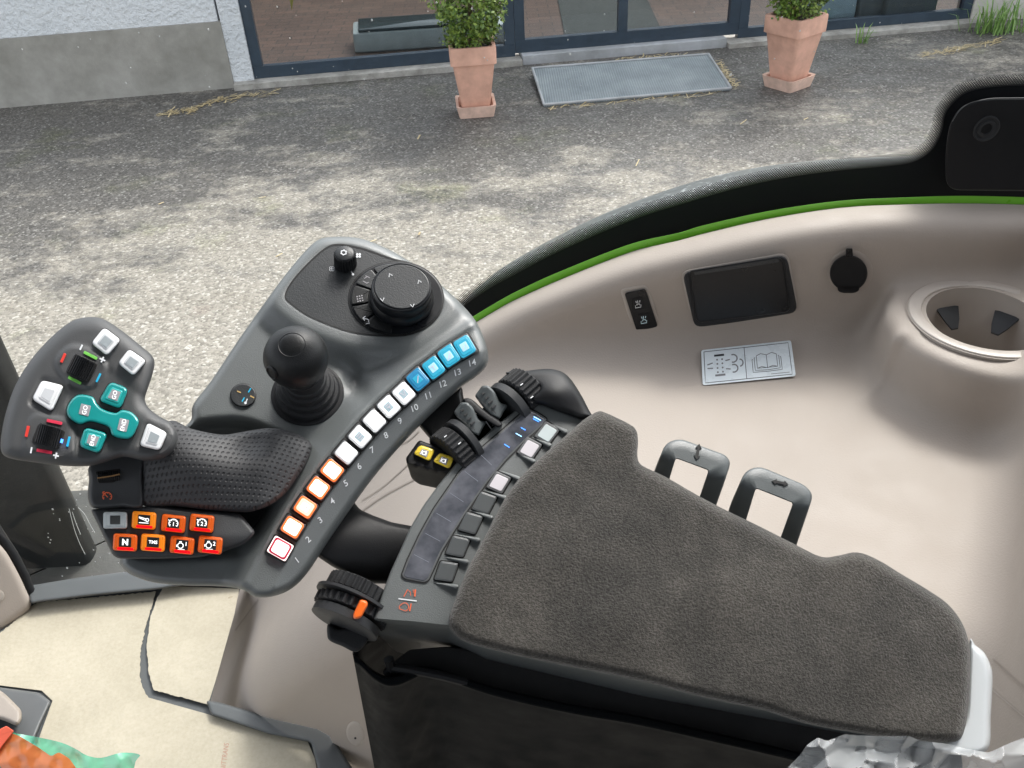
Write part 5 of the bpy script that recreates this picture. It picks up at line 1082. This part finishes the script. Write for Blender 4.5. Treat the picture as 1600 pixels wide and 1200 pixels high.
# room behind
IF = .065
b = MB(FAC); b.box(FAC.w(-5, -.1) - FAC.n * .3, FAC.e1 * 14, -FAC.n * 7, FAC.e2 * (IF + .1), 'tiles'); b.build('shop_floor', bd)
b = MB(FAC); fb(b, -5, 9, IF, HT, -7.4, -7.2, 'inwall'); fb(b, -5.1, -5, IF, HT, -7.2, -.31, 'inwall'); fb(b, 9, 9.1, IF, HT, -7.2, -.31, 'inwall'); b.build('room_shell', bd)
IP = Plane((0, 0, IF), (0, 0, 1))
b = MB(IP); b.prism([(866,-30),(985,-30),(1012,0),(1040,60),(885,69)], 14, 0, 'mat', .5); tag(b.build('door_mat', None, uvpl=IP), 'dark ribbed mat inside the sliding glass door', 'mat')
def inbox(px, depth, h, m, name, lab, cat, mm=None, top=None):
    P0, P1 = IP.p(*px[0]), IP.p(*px[1]); d = P1 - P0; b_ = MB(IP); b_.bbox(P0, d, -FAC.n * depth, (0, 0, h), m, min(.03, depth * .2))
    t_ = thing(name, lab, cat, (P0 + P1) / 2); b_.build('body', t_, uvpl=IP)
    if top: b2 = MB(IP); b2.bbox(P0 + np.array([0, 0, h + .001]) + d * .04 - FAC.n * .02, d * .92, -FAC.n * (depth - .04), (0, 0, top[0]), top[1], .01); b2.build('top', t_, uvpl=IP)
    return t_
t_ = inbox([(555,84),(790,68)], .5, .20, 'radwhite', 'display_stand', 'pale grey display stand with dark glass top behind the left shop window', 'display stand', top=(.03, 'darkglassbox'))
inbox([(1272,32),(1336,28)], .5, .45, 'crateblue', 'storage_crate', 'pale blue plastic crate, leftmost inside the right window', 'crate', top=(.02, 'crategrey')); inbox([(1341,29),(1377,26)], .5, .42, 'crategrey', 'storage_crate', 'dark grey plastic crate between two paler ones', 'crate', top=(.02, 'crateblue'))
inbox([(1384,30),(1462,22)], .4, .40, 'crategrey', 'storage_crate', 'grey crate with a pale front paper inside the right window', 'crate', top=(.02, 'crategrey'))
b = MB(FAC); P0 = IP.p(1394, 27) + FAC.n * .01; d = IP.p(1440, 23) - IP.p(1394, 27); b.box(P0 + np.array([0, 0, .12]), d, (0, 0, .26), FAC.n * .004, 'crateblue'); tag(b.build('paper_sheet', None), 'pale paper sheet on the front of the grey crate', 'paper')
b = MB(IP); oo = IP.p(1480, 30) - FAC.n * .6; b.lathe(oo, (0, 0, 1), [(.13, 0), (.17, .03), (.18, .12), (.14, .2), (.05, .24)], 'redthing', 24); b.box(oo + np.array([-.02, -.02, .22]), (.04, 0, 0), (0, .04, 0), (0, 0, .25), 'redthing'); tag(b.build('orange_machine', None, uvpl=IP), 'orange red machine head inside the window near its right end', 'machine')
b = MB(FAC); q0 = FAC.w(U(462, 95), .55) - FAC.n * .5; b.add([q0, q0 + FAC.e1 * .16 + FAC.e2 * .5, q0 + FAC.e1 * .18 + FAC.e2 * 1.3, q0 - FAC.e1 * .06 + FAC.e2 * 1.3], [(0, 1, 2, 3)], 'yellowcloth'); b.add([x - FAC.n * .01 for x in (q0, q0 + FAC.e1 * .16 + FAC.e2 * .5, q0 + FAC.e1 * .18 + FAC.e2 * 1.3, q0 - FAC.e1 * .06 + FAC.e2 * 1.3)], [(3, 2, 1, 0)], 'yellowcloth'); tag(b.build('pennant', None), 'olive yellow pennant hanging point down in the left shop window', 'pennant')
# ramp mat
RM = Plane(GROUND.p(850, 162) + np.array([0, 0, .02]), norm((0, -.055, 1)))
zp = lambda x, y, z: Plane((0, 0, z), (0, 0, 1)).p(x, y)
c = [zp(832, 107, .07), zp(1107, 85, .07), zp(1142, 138, .02), zp(850, 164, .02)]
b = MB(GROUND); V = [*c, *[x - np.array([0, 0, .018]) for x in c]]; b.add(V, [(3, 2, 1, 0), (4, 5, 6, 7), (0, 1, 5, 4), (1, 2, 6, 5), (2, 3, 7, 6), (3, 0, 4, 7)], 'galv')
rm = tag(b.build('entrance_ramp', None, uvpl=GROUND), 'grey ribbed metal ramp plate lying in front of the sliding door', 'ramp')
b = MB(GROUND)
for i in range(4): b.tube([c[i] + (0, 0, .004), c[(i + 1) % 4] + (0, 0, .004)], .012, 'threshold', 6)
b.build('edge_frame', rm, uvpl=GROUND)
# ------------------------------------------------------------------ pots with box shrubs
def sq(c, s_, z, rot, r=.03, n=3):
    P = rp(np.array([(-s_, -s_), (s_, -s_), (s_, s_), (-s_, s_)]), r, n); a, e = math.cos(rot), math.sin(rot); return np.stack([c[0] + P[:, 0] * a - P[:, 1] * e, c[1] + P[:, 0] * e + P[:, 1] * a, np.full(len(P), z)], 1)
def pot(px, py, rot, H, s0, s1, lab, seed):
    c = GROUND.p(px, py); t_ = thing('plant_pot', 'x', 'plant pot', c, 'terracotta pots beside the shop door'); t_['label'] = lab
    b = MB(GROUND); R_ = [sq(c, s0, .03, rot), sq(c, s0 + (s1 - s0) * .76, H * .76, rot), sq(c, s0 + (s1 - s0) * .76 + .018, H * .765, rot), sq(c, s1, H - .01, rot), sq(c, s1 - .006, H, rot), sq(c, s1 - .03, H, rot), sq(c, s1 - .036, H - .06, rot)]
    b.rings(R_, 'terracotta', cap0=True, cap1=False); b.add(sq(c, s1 - .034, H - .055, rot), [tuple(range(len(R_[0])))], 'soil'); b.build('pot_body', t_, uvpl=GROUND)
    b = MB(GROUND); m_ = s0 + .045; Pm = []
    base = sq(c, m_ - .01, .0, rot); rim = sq(c, m_ + .012, .055, rot); mid = np.array([c[0], c[1], 0]); k = np.arange(len(rim)); ang = np.arctan2(rim[:, 1] - c[1], rim[:, 0] - c[0]) - rot
    rim[:, 2] += .035 * np.abs(np.cos(2 * ang)) ** .5 * 0 + .05 * np.abs(np.sin(2 * ang)) ** 3
    inn = sq(c, m_ - .012, .05, rot); inn[:, 2] = rim[:, 2] - .006; inn2 = sq(c, m_ - .03, .02, rot); b.rings([base, rim, inn, inn2], 'terralight', cap0=True, cap1=True); b.build('saucer', t_, 25, uvpl=GROUND)
    # shrub
    rg = np.random.RandomState(seed); s_ = thing('box_shrub', 'x', 'shrub', c + np.array([0, 0, H - .05]), 'clipped box shrubs in terracotta pots'); s_['label'] = lab2[seed]
    b = MB(GROUND); V = []; F = []
    NB = 260; cl = []
    for _ in range(NB):
        z = rg.uniform(0, 1) ** 1.1; rad = (.17 + .45 * z) if z < .3 else .32 * ((1 - z) / .7) ** .6 + .02; a = rg.uniform(0, 6.283); q = rad * math.sqrt(rg.uniform(.25, 1)); cl.append((c[0] + q * math.cos(a), c[1] + q * math.sin(a), H + .0 + z * 1.0 + .02))
    for (x, y, z) in cl:
        d0 = norm((x - c[0], y - c[1], .25)) 
        for _ in range(40):
            p = np.array([x, y, z]) + rg.normal(0, .034, 3); p[2] = max(p[2], H - .03); nn = norm(d0 * .7 + rg.normal(0, .6, 3) + np.array([0, 0, .35])); t1 = norm(np.cross(nn, rg.normal(0, 1, 3))); t2 = np.cross(nn, t1); L_ = rg.uniform(.013, .024); w_ = L_ * .55
            k = len(V); V += [p - t1 * L_, p + t2 * w_, p + t1 * L_, p - t2 * w_]; F.append((k, k + 1, k + 2, k + 3))
    b.add(V, F, 'leaf'); b.build('foliage', s_, uvpl=GROUND)
    b = MB(GROUND); b.tube([c + np.array([0, 0, H - .06]), c + np.array([.01, 0, H + .4]), c + np.array([0, .01, H + .8])], [.018, .014, .006], 'twig'); 
    for _ in range(24):
        z = rg.uniform(.02, .7); a = rg.uniform(0, 6.28); q = .18; b.tube([c + np.array([0, 0, H + z]), c + np.array([q * math.cos(a), q * math.sin(a), H + z + .12])], [.006, .002], 'twig', 5)
    b.build('stem', s_, uvpl=GROUND)
lab2 = {11: 'green box shrub growing in the terracotta pot left of the door ramp', 12: 'yellowish green box shrub growing in the terracotta pot right of the door'}
pot(744, 175, .06, .60, .115, .195, 'square terracotta pot left of the metal ramp, seen head on', 11)
pot(1230, 134, .62, .62, .115, .195, 'square terracotta pot right of the door, turned corner on', 12)
# ------------------------------------------------------------------ weeds and litter
def tuft(px, py, n_, hgt, sp, m_, lab, cat, name, seed, flat=.5):
    rg = np.random.RandomState(seed); c = GROUND.p(px, py); b = MB(GROUND); V = []; F = []
    for _ in range(n_):
        o = c + np.array([rg.normal(0, sp), rg.normal(0, sp * .5), 0]); a = rg.uniform(0, 6.28); L_ = hgt * rg.uniform(.4, 1.1); d = np.array([math.cos(a), math.sin(a), 0]); s_ = np.array([-d[1], d[0], 0]) * .006; le = rg.uniform(.1, flat)
        p1, p2 = o + d * L_ * le * .4 + np.array([0, 0, L_ * .6]), o + d * L_ * le + np.array([0, 0, L_ * (1 - le * .5)]); k = len(V); V += [o - s_, o + s_, p1 + s_ * .8, p1 - s_ * .8, p2]; F += [(k, k + 1, k + 2, k + 3), (k + 3, k + 2, k + 4)]
    b.add(V, F, m_); return tag(b.build(name, None, uvpl=GROUND), lab, cat)
tuft(1347, 68, 22, .22, .03, 'grass', 'small green weed tuft growing at the base of the right shop window', 'weed', 'weed_tuft', 1, .9)
tuft(1556, 50, 130, .42, .13, 'grass', 'large spreading green weed clump at the building corner on the right', 'weed', 'weed_clump', 2, .8)
def litter(spots, m_, lab, name, seed, n_=60):
    rg = np.random.RandomState(seed); b = MB(GROUND); V = []; F = []
    for px0, py0, px1, py1 in spots:
        for _ in range(n_):
            t = rg.uniform(); c = GROUND.p(px0 + (px1 - px0) * t + rg.normal(0, 3), py0 + (py1 - py0) * t + rg.normal(0, 2.2), 8); a = rg.normal(0.1, .7); L_ = rg.uniform(.01, .055); d = np.array([math.cos(a), math.sin(a), rg.uniform(-.1, .3)]) * L_; s_ = np.array([-math.sin(a), math.cos(a), 0]) * rg.uniform(.002, .007); k = len(V); V += [c - d - s_, c - d + s_, c + d + s_, c + d - s_]; F.append((k, k + 1, k + 2, k + 3))
    b.add(V, F, m_); tag(b.build(name, None, uvpl=GROUND), lab, 'plant litter', kind='stuff')
litter([(250,178,300,170),(290,175,345,152),(345,155,440,142),(1440,85,1500,76),(1490,76,1570,62),(850,168,1130,143),(1120,95,1150,135),(960,92,1100,84)], 'straw', 'dry straw and dead plant litter along the foot of the building', 'straw_litter', 4, 70)
litter([(60,240,1400,180),(100,330,1300,230),(300,420,700,360)], 'straw', 'single straws scattered over the asphalt', 'scattered_straw', 6, 3)
# ================================================================== CAMERA AND LIGHT
cam = bpy.data.cameras.new('Camera'); co = bpy.data.objects.new('Camera', cam); COL.objects.link(co); SC.camera = co
cam.sensor_width = 36; cam.lens = 36 * FPX / 1600; cam.clip_start = .02; cam.clip_end = 500
co.matrix_world = Matrix([[*M[0], CAM[0]], [*M[1], CAM[1]], [*M[2], CAM[2]], [0, 0, 0, 1]])
wd = bpy.data.worlds.new('World'); SC.world = wd; wd.use_nodes = True; ns, ls = wd.node_tree.nodes, wd.node_tree.links
sky = ns.new('ShaderNodeTexSky'); sky.sky_type = 'NISHITA'; sky.sun_disc = False; EL, AZ = math.radians(SUN_EL), math.radians(SUN_AZ)   # AZ measured from +Y towards +X
sky.sun_elevation = EL; sky.sun_rotation = AZ; sky.air_density = 1.0; sky.dust_density = 3.0; sky.ozone_density = 1.0
hs = ns.new('ShaderNodeHueSaturation'); hs.inputs['Saturation'].default_value = .25; ls.new(sky.outputs[0], hs.inputs['Color'])   # thin bright cloud cover
bg = ns['Background']; ls.new(hs.outputs[0], bg.inputs[0]); bg.inputs[1].default_value = SKY_S
sl = bpy.data.lights.new('Sun', 'SUN'); sl.energy = SUN_S; sl.angle = math.radians(SUN_A); sl.color = (1, .96, .90); so = bpy.data.objects.new('Sun', sl); COL.objects.link(so)
d = Vector((math.sin(AZ) * math.cos(EL), math.cos(AZ) * math.cos(EL), math.sin(EL))); so.rotation_euler = d.to_track_quat('Z', 'Y').to_euler(); so.location = (0, 0, 6)
vs_ = SC.view_settings; SC.display_settings.display_device = 'sRGB'; vs_.view_transform = 'Standard'; vs_.look = 'None'; vs_.exposure = EXPO; vs_.gamma = 1; vs_.use_curve_mapping = False
SC.render.engine = 'CYCLES'; SC.cycles.use_denoising = True; SC.cycles.max_bounces = 8; SC.cycles.transparent_max_bounces = 16
